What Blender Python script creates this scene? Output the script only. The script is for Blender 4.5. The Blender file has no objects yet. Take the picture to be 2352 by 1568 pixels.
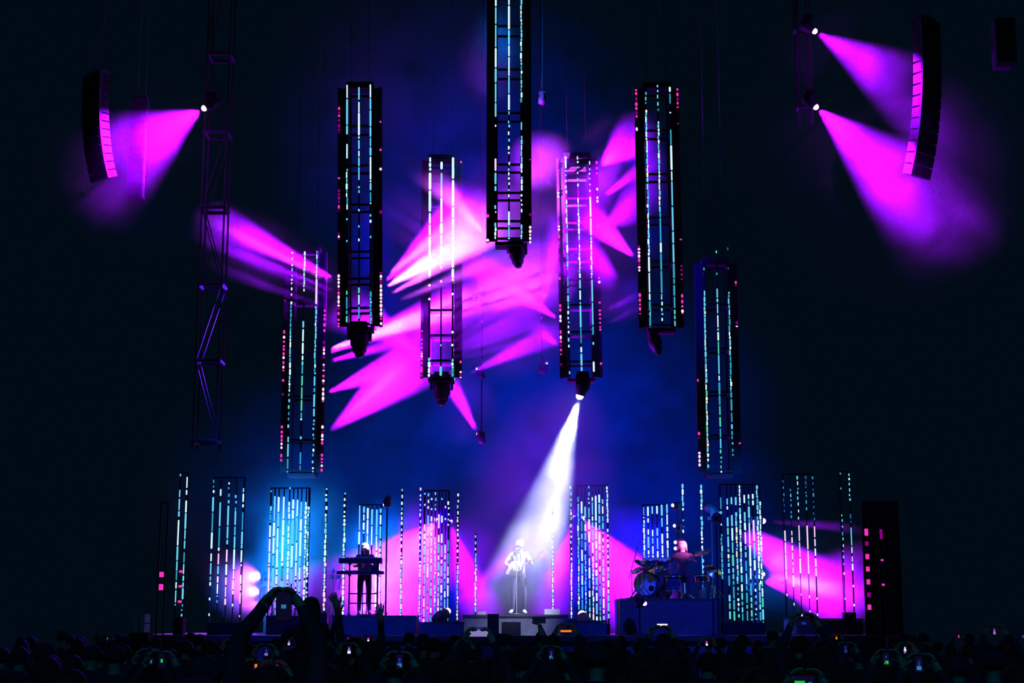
import bpy, bmesh, math, random
from mathutils import Vector, Matrix, Quaternion
sc = bpy.context.scene
C = sc.collection
PI = math.pi
R = random.Random(7)

# ------------------------------------------------------------------ camera
F = 3500.0                       # focal length in pixels of the 2352 px wide frame
TH = math.atan(646 / F)          # camera tilts up
HC = 2.0                         # phone held at 2 m
cam = bpy.data.cameras.new('camera')
cam_ob = bpy.data.objects.new('camera', cam)
C.objects.link(cam_ob)
cam.lens = F / 2352 * 36
cam.sensor_width = 36
cam.clip_end = 400
cam_ob.location = (0, 0, HC)
cam_ob.rotation_euler = (PI / 2 + TH, 0, 0)
sc.camera = cam_ob

# ------------------------------------------------------------------ world, exposure
sc.view_settings.view_transform = 'Standard'
sc.view_settings.look = 'None'
sc.view_settings.gamma = 1.0
sc.view_settings.use_curve_mapping = False
sc.view_settings.exposure = 0.0
world = bpy.data.worlds.new('night_sky')
sc.world = world
world.use_nodes = True
world.node_tree.nodes['Background'].inputs[0].default_value = (0.0003, 0.0032, 0.0075, 1)
world.node_tree.nodes['Background'].inputs[1].default_value = 1.0
sc.cycles.max_bounces = 4
sc.cycles.diffuse_bounces = 2
sc.cycles.glossy_bounces = 2
sc.cycles.volume_bounces = 0
sc.cycles.volume_step_rate = 1.4
sc.cycles.volume_max_steps = 96
sc.cycles.sample_clamp_indirect = 3.0
sc.cycles.use_adaptive_sampling = False

KP = 44000.0                     # watts of one unit of beam power
MG = (0.30, 0.0015, 1.0)          # magenta gel
VI = (0.10, 0.004, 1.0)          # violet
BL = (0.0015, 0.0012, 1.0)         # blue gel
CY = (0.002, 0.12, 1.0)          # cyan blue glow of the LED columns
PK = (0.62, 0.06, 1.0)            # paler pink core of the strongest lamps
WH = (0.56, 0.60, 1.0)


def P(px, py, Y):
    """Real point at distance Y in front of the camera, seen at a pixel of the 2352x1568 frame."""
    u = (px - 1176) / F
    v = -(py - 784) / F
    d = Vector((u, math.cos(TH) - v * math.sin(TH), math.sin(TH) + v * math.cos(TH)))
    return Vector((0, 0, HC)) + d * (Y / d.y)


# two added blue fill spots for the riser fronts, unseen above the frame
def plain_light(name, kind, loc, target, energy, color, **kw):
    l = bpy.data.lights.new(name, kind)
    l.energy = energy
    l.color = color
    for k, v in kw.items():
        setattr(l, k, v)
    o = bpy.data.objects.new(name, l)
    C.objects.link(o)
    o.location = loc
    o.rotation_euler = (Vector(target) - Vector(loc)).to_track_quat('-Z', 'Y').to_euler()
    return o


for sx in (-6, 6):
    plain_light('riser_fill_light', 'SPOT', (sx, 27.5, 13), (sx * .62, 36, 1.6), 15000, (0.006, 0.035, 1.0),
                spot_size=math.radians(34), spot_blend=1.0, shadow_soft_size=.3)
# added dim teal fill behind the camera to lift the dark crowd; no fixture
plain_light('crowd_fill_light', 'AREA', (0, -8, 15), (0, 18, 0), 170, (0.015, .40, .9), shape='RECTANGLE', size=24, size_y=4, spread=math.radians(100))
# added blue fill spots without fixtures, shining upstage into smoke placed to catch them
for (px, py, e, cl) in ((1010, 400, 1.2, BL), (1290, 330, .5, BL), (1180, 950, .55, BL), (1390, 1020, .5, BL), (1560, 1260, .3, BL), (720, 1170, .03, (0.002, 0.10, 1.0))):
    p = P(px, py, 46.6)
    plain_light('blue_fill_light', 'SPOT', p, (p.x, 60, p.z), e * 8500, cl,
                spot_size=math.radians(140), spot_blend=1.0, shadow_soft_size=1.0)


# ------------------------------------------------------------------ materials
def mat(name, col, rough=.6, metal=0.0, noise=0.0, scale=8.0, spec=.4):
    m = bpy.data.materials.new(name)
    m.use_nodes = True
    nt = m.node_tree
    b = nt.nodes['Principled BSDF']
    b.inputs['Roughness'].default_value = rough
    b.inputs['Metallic'].default_value = metal
    b.inputs['Specular IOR Level'].default_value = spec
    tc = nt.nodes.new('ShaderNodeTexCoord')
    n = nt.nodes.new('ShaderNodeTexNoise')
    n.inputs['Scale'].default_value = scale
    n.inputs['Detail'].default_value = 3
    nt.links.new(tc.outputs['Object'], n.inputs['Vector'])
    r = nt.nodes.new('ShaderNodeValToRGB')
    k = noise or .15
    r.color_ramp.elements[0].position = .3
    r.color_ramp.elements[1].position = .7
    r.color_ramp.elements[0].color = (col[0] * (1 - k), col[1] * (1 - k), col[2] * (1 - k), 1)
    r.color_ramp.elements[1].color = (col[0] * (1 + k), col[1] * (1 + k), col[2] * (1 + k), 1)
    nt.links.new(n.outputs['Fac'], r.inputs['Fac'])
    nt.links.new(r.outputs['Color'], b.inputs['Base Color'])
    return m


def emit(name, col, s=1.0):
    m = bpy.data.materials.new(name)
    m.use_nodes = True
    nt = m.node_tree
    nt.nodes.clear()
    o = nt.nodes.new('ShaderNodeOutputMaterial')
    e = nt.nodes.new('ShaderNodeEmission')
    e.inputs[0].default_value = (col[0], col[1], col[2], 1)
    e.inputs[1].default_value = s
    nt.links.new(e.outputs[0], o.inputs[0])
    m.cycles.emission_sampling = 'NONE'
    return m


BLACK = mat('black_metal', (.012, .012, .013), .85, spec=.08)
TRUSS = mat('dull_truss_metal', (.035, .035, .04), .6)
CAB = mat('black_cabinet_paint', (.05, .05, .055), .55, noise=.3, scale=20)
GRILLE = mat('speaker_grille', (.02, .02, .022), .8, noise=.5, scale=60)
STEEL = mat('rigging_steel', (.35, .35, .37), .4, .6)
DECK = mat('stage_deck_ply', (.025, .025, .028), .45, noise=.35, scale=3)
CABLE = mat('black_wire_rope', (.0025, .0025, .003), .95, spec=0.0)
FASCIA = mat('riser_skirt_cloth', (.05, .05, .065), .9, noise=.25, scale=5)
GROUND = mat('field_ground', (.02, .02, .018), .95, noise=.4, scale=2)
PLASTIC = mat('black_plastic', (.014, .014, .015), .55, spec=.2)
SKIN = mat('skin', (.48, .27, .19), .55)
HAIR_D = mat('dark_hair', (.02, .014, .01), .7, noise=.4, scale=40)
HAIR_L = mat('fair_hair', (.42, .30, .16), .6, noise=.3, scale=40)
SHIRT = mat('grey_blue_tee', (.13, .11, .24), .85)
TEE_D = mat('dark_tee', (.03, .03, .035), .9)
TEE_N = mat('navy_jacket', (.02, .025, .05), .9)
JEANS = mat('dark_jeans', (.014, .014, .05), .9, noise=.3, scale=30)
SHOE = mat('black_shoe', (.03, .03, .03), .5)
SHOE_W = mat('white_trainers', (.6, .6, .6), .5)
GUITAR = mat('cream_guitar_lacquer', (.55, .38, .42), .25)
MAPLE = mat('red_brown_neck', (.40, .06, .10), .35)
CHROME = mat('chrome', (.6, .6, .62), .2, 1.0)
BRASS = mat('brass_cymbal', (.75, .55, .35), .25, 1.0, noise=.1, scale=50)
DRUMHEAD = mat('white_drum_head', (.55, .5, .55), .5)
SHELL = mat('dark_drum_shell', (.06, .04, .10), .3)
KEYW = mat('white_keys', (.7, .7, .7), .35)

L_W = emit('led_white', (.62, .95, 1), 1.15)
L_C = emit('led_cyan', (.16, .72, 1), .9)
L_T = emit('led_teal', (.04, .42, .62), .8)
L_B = emit('led_blue', (.02, .15, .55), .7)
L_G = emit('led_green', (.10, .75, .50), .9)
L_P = emit('led_beam_pink', (1, .62, .95), 1.1)  # tint of the magenta beams put into the cell colour
L_Y = emit('led_warm_white', (1, .95, .62), 1.0)
LEDS = [L_W, L_C, L_T, L_B, L_G, L_P, L_Y]
M_H = emit('lamp_hot', (1, .50, .80), 1.6)
M_M = emit('lamp_magenta', (1, .04, .55), .9)
M_D = emit('lamp_dim_magenta', (.35, .0, .30), .7)
M_V = emit('lamp_violet', (.30, .0, .9), .6)
MAGS = [M_H, M_M, M_D, M_V]
LENS_M = emit('magenta_lens', (1, .42, .95), 3.0)
LENS_W = emit('white_lens', (.9, .92, 1), 6.0)
LENS_V = emit('violet_lens', (.6, .02, .9), .8)
LENS_OFF = mat('dark_lens_glass', (.02, .02, .03), .08)
PH_W = emit('screen_white', (.85, .85, 1), 1.1)
PH_M = emit('screen_magenta', (.9, .05, .8), .9)
PH_L = emit('screen_lavender', (.30, .24, .62), .8)
PH_B = emit('screen_blue', (.02, .04, .45), .6)
PH_C = emit('screen_cyan', (.05, .35, .8), .5)
PH_K = emit('screen_dark', (.003, .003, .02), 1)
PH_O = emit('screen_orange', (1, .22, .01), 1.0)
PH_R = emit('screen_red', (1, .06, .015), 1.0)
PH_G = emit('screen_green', (.02, .75, .10), .7)
PH_Y = emit('screen_yellow', (.8, .62, .03), .7)
SCR = [PH_K, PH_W, PH_M, PH_L, PH_B, PH_C, PH_O, PH_R, PH_G, PH_Y]


# ------------------------------------------------------------------ mesh helpers
class MB:
    def __init__(s):
        s.v, s.f, s.m = [], [], []

    def add(s, vs, fs, mi=0):
        o = len(s.v)
        s.v += [tuple(v) for v in vs]
        for f in fs:
            s.f.append(tuple(i + o for i in f))
            s.m.append(mi)
        return s

    def box(s, c, d, mi=0, rot=None, taper=1.0):
        x, y, z = d[0] / 2, d[1] / 2, d[2] / 2
        vs = [Vector((a * x * (taper if k > 0 else 1), b * y * (taper if k > 0 else 1), k * z)) for k in (-1, 1) for b in (-1, 1) for a in (-1, 1)]
        if rot is not None:
            vs = [rot @ v for v in vs]
        vs = [v + Vector(c) for v in vs]
        return s.add(vs, [(0, 2, 3, 1), (4, 5, 7, 6), (0, 1, 5, 4), (2, 6, 7, 3), (0, 4, 6, 2), (1, 3, 7, 5)], mi)

    def rings(s, prof, n, M=None, mi=0, caps=True):
        """prof: list of (radius, z) turned round z."""
        vs = []
        for (r, z) in prof:
            for i in range(n):
                a = 2 * PI * i / n
                v = Vector((r * math.cos(a), r * math.sin(a), z))
                vs.append(M @ v if M else v)
        fs = []
        for k in range(len(prof) - 1):
            for i in range(n):
                j = (i + 1) % n
                fs.append((k * n + i, k * n + j, (k + 1) * n + j, (k + 1) * n + i))
        if caps:
            fs.append(tuple(range(n))[::-1])
            fs.append(tuple((len(prof) - 1) * n + i for i in range(n)))
        return s.add(vs, fs, mi)

    def tube(s, p, q, r, n=8, r2=None, mi=0):
        p, q = Vector(p), Vector(q)
        d = q - p
        M = Matrix.Translation(p) @ d.to_track_quat('Z', 'Y').to_matrix().to_4x4()
        return s.rings([(r, 0), (r2 if r2 is not None else r, d.length)], n, M, mi)

    def bead(s, x, y, z0, z1, r, mi):
        t = min((z1 - z0) * .35, r * .8)
        M = Matrix.Translation((x, y, 0))
        return s.rings([(r * .45, z0), (r, z0 + t), (r, z1 - t), (r * .45, z1)], 6, M, mi)

    def ball(s, c, r, n=10, k=6, mi=0):
        r = (r, r, r) if not hasattr(r, '__len__') else r
        M = Matrix.Translation(c) @ Matrix.Diagonal((r[0], r[1], r[2], 1))
        prof = [(max(math.sin(PI * i / k), .02), -math.cos(PI * i / k)) for i in range(k + 1)]
        return s.rings(prof, n, M, mi)

    def mesh(s, name, mats, smooth=False):
        me = bpy.data.meshes.new(name)
        me.from_pydata(s.v, [], s.f)
        for m in (mats if isinstance(mats, (list, tuple)) else [mats]):
            me.materials.append(m)
        me.polygons.foreach_set('material_index', s.m)
        if smooth:
            me.polygons.foreach_set('use_smooth', [True] * len(s.f))
        me.update()
        return me

    def build(s, name, mats, parent=None, smooth=False, loc=None):
        return obj(name, s.mesh(name, mats, smooth), parent, loc)


def obj(name, me, parent=None, loc=None):
    o = bpy.data.objects.new(name, me)
    C.objects.link(o)
    if parent:
        o.parent = parent
    if loc is not None:
        o.location = loc
    return o


def thing(name, label, cat, loc=(0, 0, 0), rot=(0, 0, 0), group=None):
    o = bpy.data.objects.new(name, None)
    C.objects.link(o)
    o.empty_display_size = .2
    o.location = loc
    o.rotation_euler = rot
    return tag(o, label, cat, group)


def tag(o, label, cat, group=None):
    o['label'] = label
    o['category'] = cat
    if group:
        o['group'] = group
    return o


def structure(o):
    o['kind'] = 'structure'
    return o


def stuff(o):
    o['kind'] = 'stuff'
    return o


def copy_tree(o, parent=None):
    c = o.copy()
    C.objects.link(c)
    if parent:
        c.parent = parent
    for ch in list(o.children):
        copy_tree(ch, c)
    return c


def spot(parent, loc, d, ang, power, col, blend=1.0, size=.06):
    """The light of one lamp; loc and d in the space of parent, the lamp's own thing."""
    l = bpy.data.lights.new('beam', 'SPOT')
    l.energy = power * KP
    l.color = col
    l.spot_size = math.radians(ang)
    l.spot_blend = blend
    l.shadow_soft_size = size
    o = bpy.data.objects.new('beam', l)
    C.objects.link(o)
    o.parent = parent
    o.location = loc
    o.rotation_euler = Vector(d).to_track_quat('-Z', 'Y').to_euler()
    return o


# ------------------------------------------------------------------ haze
def haze_material(name, dens, cloud):
    """Thin even haze, or a smoke cloud that thins out towards the surface of its unit ball and is broken up by noise."""
    m = bpy.data.materials.new(name)
    m.use_nodes = True
    nt = m.node_tree
    nt.nodes.clear()
    N = nt.nodes.new
    out = N('ShaderNodeOutputMaterial')
    vs = N('ShaderNodeVolumeScatter')
    vs.inputs['Color'].default_value = (1, 1, 1, 1)
    vs.inputs['Density'].default_value = dens
    nt.links.new(vs.outputs[0], out.inputs['Volume'])
    if not cloud:
        return m
    tc = N('ShaderNodeTexCoord')
    ln = N('ShaderNodeVectorMath')
    ln.operation = 'LENGTH'
    nt.links.new(tc.outputs['Object'], ln.inputs[0])
    fall = N('ShaderNodeMapRange')
    fall.interpolation_type = 'SMOOTHSTEP'
    fall.inputs[1].default_value = 1.0
    fall.inputs[2].default_value = .15
    fall.inputs[3].default_value = 0.0
    fall.inputs[4].default_value = 1.0
    nt.links.new(ln.outputs['Value'], fall.inputs[0])
    geo = N('ShaderNodeNewGeometry')
    nz = N('ShaderNodeTexNoise')
    nz.inputs['Scale'].default_value = .75
    nz.inputs['Detail'].default_value = 2.0
    nz.inputs['Distortion'].default_value = .5
    nt.links.new(geo.outputs['Position'], nz.inputs['Vector'])
    mr = N('ShaderNodeMapRange')
    mr.inputs[1].default_value = .36
    mr.inputs[2].default_value = .62
    mr.inputs[3].default_value = .35
    mr.inputs[4].default_value = 1.35
    nt.links.new(nz.outputs['Fac'], mr.inputs[0])
    a = N('ShaderNodeMath')
    a.operation = 'MULTIPLY'
    nt.links.new(fall.outputs[0], a.inputs[0])
    nt.links.new(mr.outputs[0], a.inputs[1])
    inf = N('ShaderNodeObjectInfo')
    b = N('ShaderNodeMath')
    b.operation = 'MULTIPLY'
    nt.links.new(a.outputs[0], b.inputs[0])
    nt.links.new(inf.outputs['Alpha'], b.inputs[1])
    nt.links.new(b.outputs[0], vs.inputs['Density'])
    return m


CLOUD = haze_material('smoke_cloud', 0, True)
_b = bmesh.new()
bmesh.ops.create_icosphere(_b, subdivisions=3, radius=1.0)
CLOUD_ME = bpy.data.meshes.new('smoke')
_b.to_mesh(CLOUD_ME)
_b.free()
CLOUD_ME.materials.append(CLOUD)


def smoke(px, py, Y, rx, ry, rz, dens, roll=0.0):
    """A drift of stage smoke; radii in metres."""
    o = bpy.data.objects.new('smoke', CLOUD_ME)
    C.objects.link(o)
    o.location = P(px, py, Y)
    o.scale = (rx, ry, rz)
    o.rotation_euler = (0, math.radians(roll), 0)
    o.color = (1, 1, 1, dens)
    return stuff(o)


for a in (  # smoke placed around the lamps so beams show there and fade outside
        (385, 305, 32.9, 1.7, 1.3, 1.6, .06), (1950, 130, 32.9, 1.9, 1.3, 1.4, .05), (1985, 350, 32.9, 2.4, 1.4, 2.1, .06),
        (620, 585, 36.3, 2.3, 1.2, 1.3, .06, 25), (985, 570, 37.2, 2.4, 1.6, 2.1, .09), (920, 730, 38.4, 2.7, 1.4, 1.2, .07, -20), (880, 880, 38.5, 2.0, 1.4, 1.8, .07),
        (1060, 930, 40.2, 1.1, 1, 1.3, .06), (1180, 790, 38.4, 1.7, 1.2, 1.1, .05), (1170, 650, 38.4, 2.0, 1.3, 1.3, .06), (1265, 600, 40, .9, 1, 1.5, .05),
        (1245, 370, 38.2, 1.0, .9, .9, .035), (1430, 390, 38.0, 1.3, 1.3, 1.8, .05), (1410, 550, 36.8, 1.3, 1.2, 1.1, .06), (1420, 680, 37.8, 1.0, 1, .9, .05),
        (1225, 1160, 36.2, 2.3, 1.6, 3.4, .135, 18), (1315, 960, 35.7, .9, .9, 1.2, .10), (660, 1280, 38.2, 1.0, .9, 1.7, .12), (1875, 1345, 38.6, .8, .7, .55, .22), (1800, 1290, 38.6, .5, .5, .4, .12), (920, 1310, 39.4, 2.0, 1.5, 2.2, .08), (1090, 1320, 38.8, 1.4, 1.4, 1.8, .06), (1285, 1320, 39.2, 1.3, 1.4, 1.9, .07),
        (1430, 1300, 39.2, 1.6, 1.4, 1.9, .08), (1860, 1315, 38.6, 2.2, 1.6, 1.6, .10), (570, 1345, 38.2, 1.2, 1.3, 1.0, .08), (680, 1200, 38.5, 2.2, 1.4, 2.2, .03),
        (2110, 470, 33.2, 2.2, 1.4, 1.3, .03, 35), (290, 400, 33, 1.6, 1.3, 1.6, .025), (1060, 620, 38.3, 4.8, 1.5, 3.6, .005), (1080, 1290, 39.2, 7.5, 1.5, 2.4, .008),
        (1120, 110, 37.6, 1.0, .8, 1.7, .035), (1425, 450, 37.4, 1.9, 1.2, 3.2, .016), (370, 340, 33, 3.0, 1.3, 2.6, .010), (2010, 390, 33.2, 3.8, 1.4, 3.4, .008),
        (1260, 970, 53, 9.5, 4.5, 7.5, .020), (1060, 330, 53, 8.5, 4.5, 8.0, .013), (1610, 1230, 52, 5, 4, 4.0, .014), (720, 1130, 52, 6, 4, 5.0, .010)):  # far upstage smoke added to catch the blue fill
    smoke(*a)

# ------------------------------------------------------------------ setting
structure(MB().box((0, 30, -.1), (120, 140, .2)).build('ground', GROUND))
DZ = 1.72                        # stage deck height
structure(MB().box((0, 40.5, DZ - .06), (18.6, 12, .12)).build('floor_stage_deck', DECK))
structure(MB().box((0, 34.6, (DZ - .12) / 2), (18.4, .06, DZ - .13)).build('trim_stage_skirt', FASCIA))


RISERS = []


def riser(x0, x1, ytop, Y, depth, label):
    a, b = P(x0, ytop, Y), P(x1, ytop, Y)
    z = a.z
    r = thing('stage_riser', label, 'riser', ((a.x + b.x) / 2, Y, DZ), group='risers on the stage')
    w = b.x - a.x
    h = z - DZ
    RISERS.append((a.x, b.x, Y, Y + depth, z))
    MB().box((0, depth / 2, h - .02), (w, depth, .04)).build('riser_top', DECK, r)
    MB().box((0, .02, (h - .04) / 2), (w - .02, .03, h - .045)).build('front_skirt', FASCIA, r)
    for s in (-1, 1):
        MB().box((s * (w / 2 - .02), depth / 2, (h - .04) / 2), (.03, depth - .08, h - .045)).build('side_skirt', FASCIA, r)
    return z


Z_MAIN = riser(1062, 1306, 1411, 36, 1.0, 'wide low riser under the guitarist in the white spot beam')
Z_KEYS = riser(762, 955, 1413, 36, 2.0, 'low riser under the keyboard stand and its player')
Z_DRUM = riser(1424, 1652, 1374, 36, 2.0, 'tall dark riser carrying the drum kit')
riser(962, 1066, 1428, 35.3, .6, 'small low block between the keyboard riser and the guitarist riser')
riser(1308, 1394, 1425, 35.3, .8, 'small low block between the guitarist riser and the drum riser')
riser(1832, 1982, 1420, 37.5, 2.0, 'low riser under the smoky magenta beam right of the drums')


# ------------------------------------------------------------------ LED strips
PAL = {'c': [1, 1, 1, 0, 0, 2], 'w': [0, 0, 0, 1], 'g': [4, 1, 2, 0, 2], 'b': [3, 2, 3], 'p': [5, 0, 5], 'y': [0, 1, 6, 1, 4], 't': [2, 2, 1], 'm': [0, 5, 1]}


def pixels(mb, x, y, spans, zof, r):
    """Lit cells of one strip: spans are (pixel y0, y1, mode, palette)."""
    for (y0, y1, mode, pal) in spans:
        t = y0 + R.uniform(0, 4)
        while t < y1:
            if mode == 'S':
                l, g = R.uniform(18, 60), R.uniform(1.2, 3)
            elif mode == 'D':
                l, g = R.uniform(8, 30), R.uniform(1.8, 5)
            elif mode == 'd':
                l, g = R.uniform(4, 9), R.uniform(3, 10)
            elif mode == 'f':
                l, g = R.uniform(5, 15), R.uniform(.7, 1.7)
            else:
                l, g = R.uniform(4, 7), R.uniform(18, 55)
            e = min(t + l, y1)
            if e - t > 2.5:
                mb.bead(x + (R.uniform(-.008, .008) if mode in 'fd' else 0), y, zof(e), zof(t), r * R.uniform(.62, 1.0), R.choice(PAL[pal]))
            t = e + g


def led_strip(parent, x, y, spans, zof, r=.03, z0=None, z1=None):
    st = MB().box((x, y + r + .012, (z0 + z1) / 2), (r * 1.1, .02, z1 - z0)).build('led_strip', BLACK, parent)
    mb = MB()
    pixels(mb, x, y, spans, zof, r)
    if mb.v:
        stuff(mb.build('lit_pixels', LEDS, st, True))
    return st


def led_tower(label, top, bot, Y, xs, xm, spans, rear, mags, windows, r=.024, glow=0.0, gcol=BL):
    """A flown LED tower. top / bot: pixel of its axis at both ends; xs: offsets in px of its front strips;
    xm: offset of the lamp battens; windows: pixel rows of its cross frames."""
    a, b = P(top[0], top[1], Y), P(bot[0], bot[1], Y)
    ax = a - b
    L = ax.length
    rot = (0, math.atan2(ax.x, ax.z), 0)
    t = thing('led_tower', label, 'light tower', b, rot, 'flown LED towers over the stage')
    S = ((b - Vector((0, 0, HC))).dot(Vector((0, math.cos(TH), math.sin(TH))))) / F     # metres per px

    def zof(py):
        k = (py - top[1]) / (bot[1] - top[1])
        p = P(top[0] + (bot[0] - top[0]) * k, py, Y)
        return (p - b).length * (1 if p.z >= b.z else -1)
    hx = xs[-1] * S
    hd = .34
    for sx in (-1, 1):
        for y in (0, 2 * hd):
            MB().box((sx * hx, y, L / 2), (.05, .05, L)).build('corner_post', BLACK, t)
        MB().box((sx * (xm * S + hx) / 2, hd * .6, L / 2), (abs(xm * S - hx) - .05, .05, L - .05)).build('side_fin', BLACK, t)
    MB().box((0, 0, L / 2), (.04, .05, L)).build('centre_post', BLACK, t)
    for py in windows:
        z = zof(py)
        m = MB()
        for y in (0, 2 * hd):
            m.box((0, y, z), (2 * hx - .05, .04, .055))
        for sx in (-1, 1):
            m.box((sx * hx, hd, z), (.04, 2 * hd - .05, .055))
        m.build('cross_frame', BLACK, t)
    for i, x in enumerate(xs):
        sp = spans[i] if i < len(spans) else spans[-1]
        led_strip(t, x * S, -.062, sp, zof, r, 0.0, L)
    if rear:
        led_strip(t, rear[0] * S, 2 * hd - .062, spans[-1] if rear[0] > 0 else spans[0], zof, r * .85, 0.0, L)
    for side, ys in zip((-1, 1), mags):
        bt = MB().box((side * xm * S, hd * .6, L / 2), (.07, .09, L)).build('lamp_batten', BLACK, t)
        mb = MB()
        for (y0, y1, mi) in ys:
            q = y0
            while q < y1:
                e = min(q + R.uniform(4, 9), y1)
                if mi != 0 or R.random() < .93:
                    mb.bead(side * xm * S, hd * .6 - .055, zof(e), zof(q), .03 * R.uniform(.8, 1.1), mi if R.random() < .75 else R.choice((0, 1, 2)))
                q = e + R.uniform(1.5, 6 if mi else 2.5)
        if mb.v:
            stuff(mb.build('lit_lamps', MAGS, bt, True))
    for sx in (-.8, .8):
        MB().tube((sx * hx, hd, L - .01), (sx * hx * .9, hd, L + max(.5, 21.5 - a.z)), .005, 5).build('hoist_cable', CABLE, t)
    MB().box((0, hd, L + .06), (2 * hx + .1, .5, .12)).build('head_frame', BLACK, t)
    MB().box((0, hd, -.05), (2 * hx + .06, .5, .08)).build('foot_frame', BLACK, t)
    if glow:
        l = bpy.data.lights.new('added_back_glow', 'AREA')
        l.shape = 'RECTANGLE'
        l.size, l.size_y = .8, L
        l.spread = math.radians(110)
        l.energy = glow * KP
        l.color = gcol
        o = bpy.data.objects.new('added_back_glow', l)
        C.objects.link(o)
        o.parent = t
        o.location = (0, 2 * hd + .15, L / 2)
        o.rotation_euler = (PI / 2, 0, 0)          # added light for the blue glow, shines upstage into the haze
    t['S'] = S
    inv = (Matrix.Translation(b) @ Matrix.Rotation(rot[1], 4, 'Y')).inverted()

    def lamp(px, py, tx, ty, Y2, ang, p, col=MG, blend=1.0):
        w = P(px, py, Y)
        q = P(tx, ty, Y2)
        d = (q - w).normalized()
        lo = inv @ (w + d * .12)
        spot(t, lo, inv.to_3x3() @ d, ang, p, col, blend, .05)
    return t, lamp


T1, lamp1 = led_tower('flown LED tower at the left end of the arch, crossed by a magenta beam',
    (701, 575), (690, 1085), 38, (-29, 0, 29), 47,
    [[(578, 680, 'd', 'w'), (690, 760, 'f', 'g'), (760, 900, 'f', 'c'), (900, 990, 'd', 'g'), (1000, 1085, 'D', 'c')],
     [(578, 660, 'f', 'w'), (662, 720, 's', 'p'), (735, 840, 'D', 'c'), (840, 960, 'D', 'g'), (960, 1030, 's', 'c'), (1035, 1080, 'D', 't')],
     [(575, 640, 'f', 'c'), (640, 700, 'S', 'p'), (700, 860, 'f', 'c'), (865, 960, 'D', 'c'), (960, 1085, 'd', 'g')]],
    None,
    ([(684, 690, 1), (755, 850, 1), (868, 874, 1), (900, 906, 2), (975, 1030, 1), (1040, 1058, 1)],
     [(708, 760, 1), (780, 800, 1), (798, 850, 0), (858, 880, 1), (888, 920, 0), (975, 984, 1), (988, 1020, 0), (1040, 1085, 1)]),
    (580, 690, 800, 910, 1010, 1080), glow=0.03, gcol=BL)
T2, lamp2 = led_tower('tall flown LED tower second from left, a dark moving head under it',
    (825, 195), (825, 748), 36, (-28, 0, 27), 49,
    [[(196, 310, 'S', 'c'), (328, 365, 'S', 'c'), (385, 485, 'f', 'g'), (500, 580, 's', 'w'), (668, 745, 'D', 'g')],
     [(200, 260, 'D', 'c'), (260, 320, 'S', 'w'), (320, 420, 'D', 'c'), (425, 445, 'd', 'c'), (480, 560, 's', 'c'), (660, 735, 'D', 'g')],
     [(196, 420, 'S', 'c'), (420, 470, 'D', 'c'), (490, 520, 'd', 'c'), (540, 600, 's', 'c'), (670, 745, 'f', 'g')]],
    (33,),
    ([(240, 300, 2), (402, 407, 1), (430, 480, 2), (530, 545, 2), (626, 700, 0), (700, 720, 1), (728, 748, 1)],
     [(274, 280, 1), (338, 343, 1), (382, 388, 0), (480, 490, 2), (622, 640, 0), (640, 725, 0), (728, 748, 1)]),
    (200, 290, 380, 470, 578, 640, 707, 744), glow=0.012)
T3, lamp3 = led_tower('flown LED tower drowned in the brightest magenta beams, a dark moving head under it',
    (1014.5, 362), (1012.5, 866), 38, (-27, 0, 27), 45,
    [[(362, 395, 'f', 'w'), (395, 640, 'S', 'w'), (650, 700, 's', 'p'), (822, 866, 'f', 'w')],
     [(372, 395, 'D', 'c'), (395, 600, 'S', 'w'), (610, 690, 's', 'p'), (790, 800, 'd', 'w'), (838, 866, 'D', 'c')],
     [(362, 640, 'S', 'w'), (640, 720, 's', 'w'), (760, 770, 'd', 'w'), (790, 800, 'd', 'w'), (822, 866, 'f', 'c')]],
    (29,),
    ([(755, 862, 1), (795, 822, 0), (845, 862, 1)], [(366, 371, 1), (826, 832, 1), (850, 866, 0)]),
    (368, 399, 458, 520, 585, 650, 712, 770, 828, 862), r=.036, glow=0.015)
T4, lamp4 = led_tower('tallest middle LED tower running out of the top of the picture',
    (1169, -24), (1169, 552), 36, (-31, 0, 29), 49,
    [[(-20, 270, 'S', 'c'), (285, 300, 's', 'c'), (365, 440, 'D', 'm'), (470, 490, 'd', 'w'), (510, 550, 'f', 'w')],
     [(-20, 265, 'S', 'c'), (275, 360, 'd', 'w'), (370, 455, 'd', 'w'), (485, 550, 'S', 'w')],
     [(-20, 120, 'f', 'c'), (120, 240, 'f', 'c'), (280, 300, 'S', 'c'), (312, 400, 'f', 'w'), (405, 440, 'f', 'w'), (445, 500, 'd', 'w'), (515, 550, 'f', 'c')]],
    (33,),
    ([(488, 496, 1), (545, 551, 0)], [(360, 364, 2), (486, 492, 1), (515, 556, 0)]),
    (60, 160, 260, 378, 443, 508, 548), glow=0.035, gcol=(.002, .10, .7))
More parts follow.
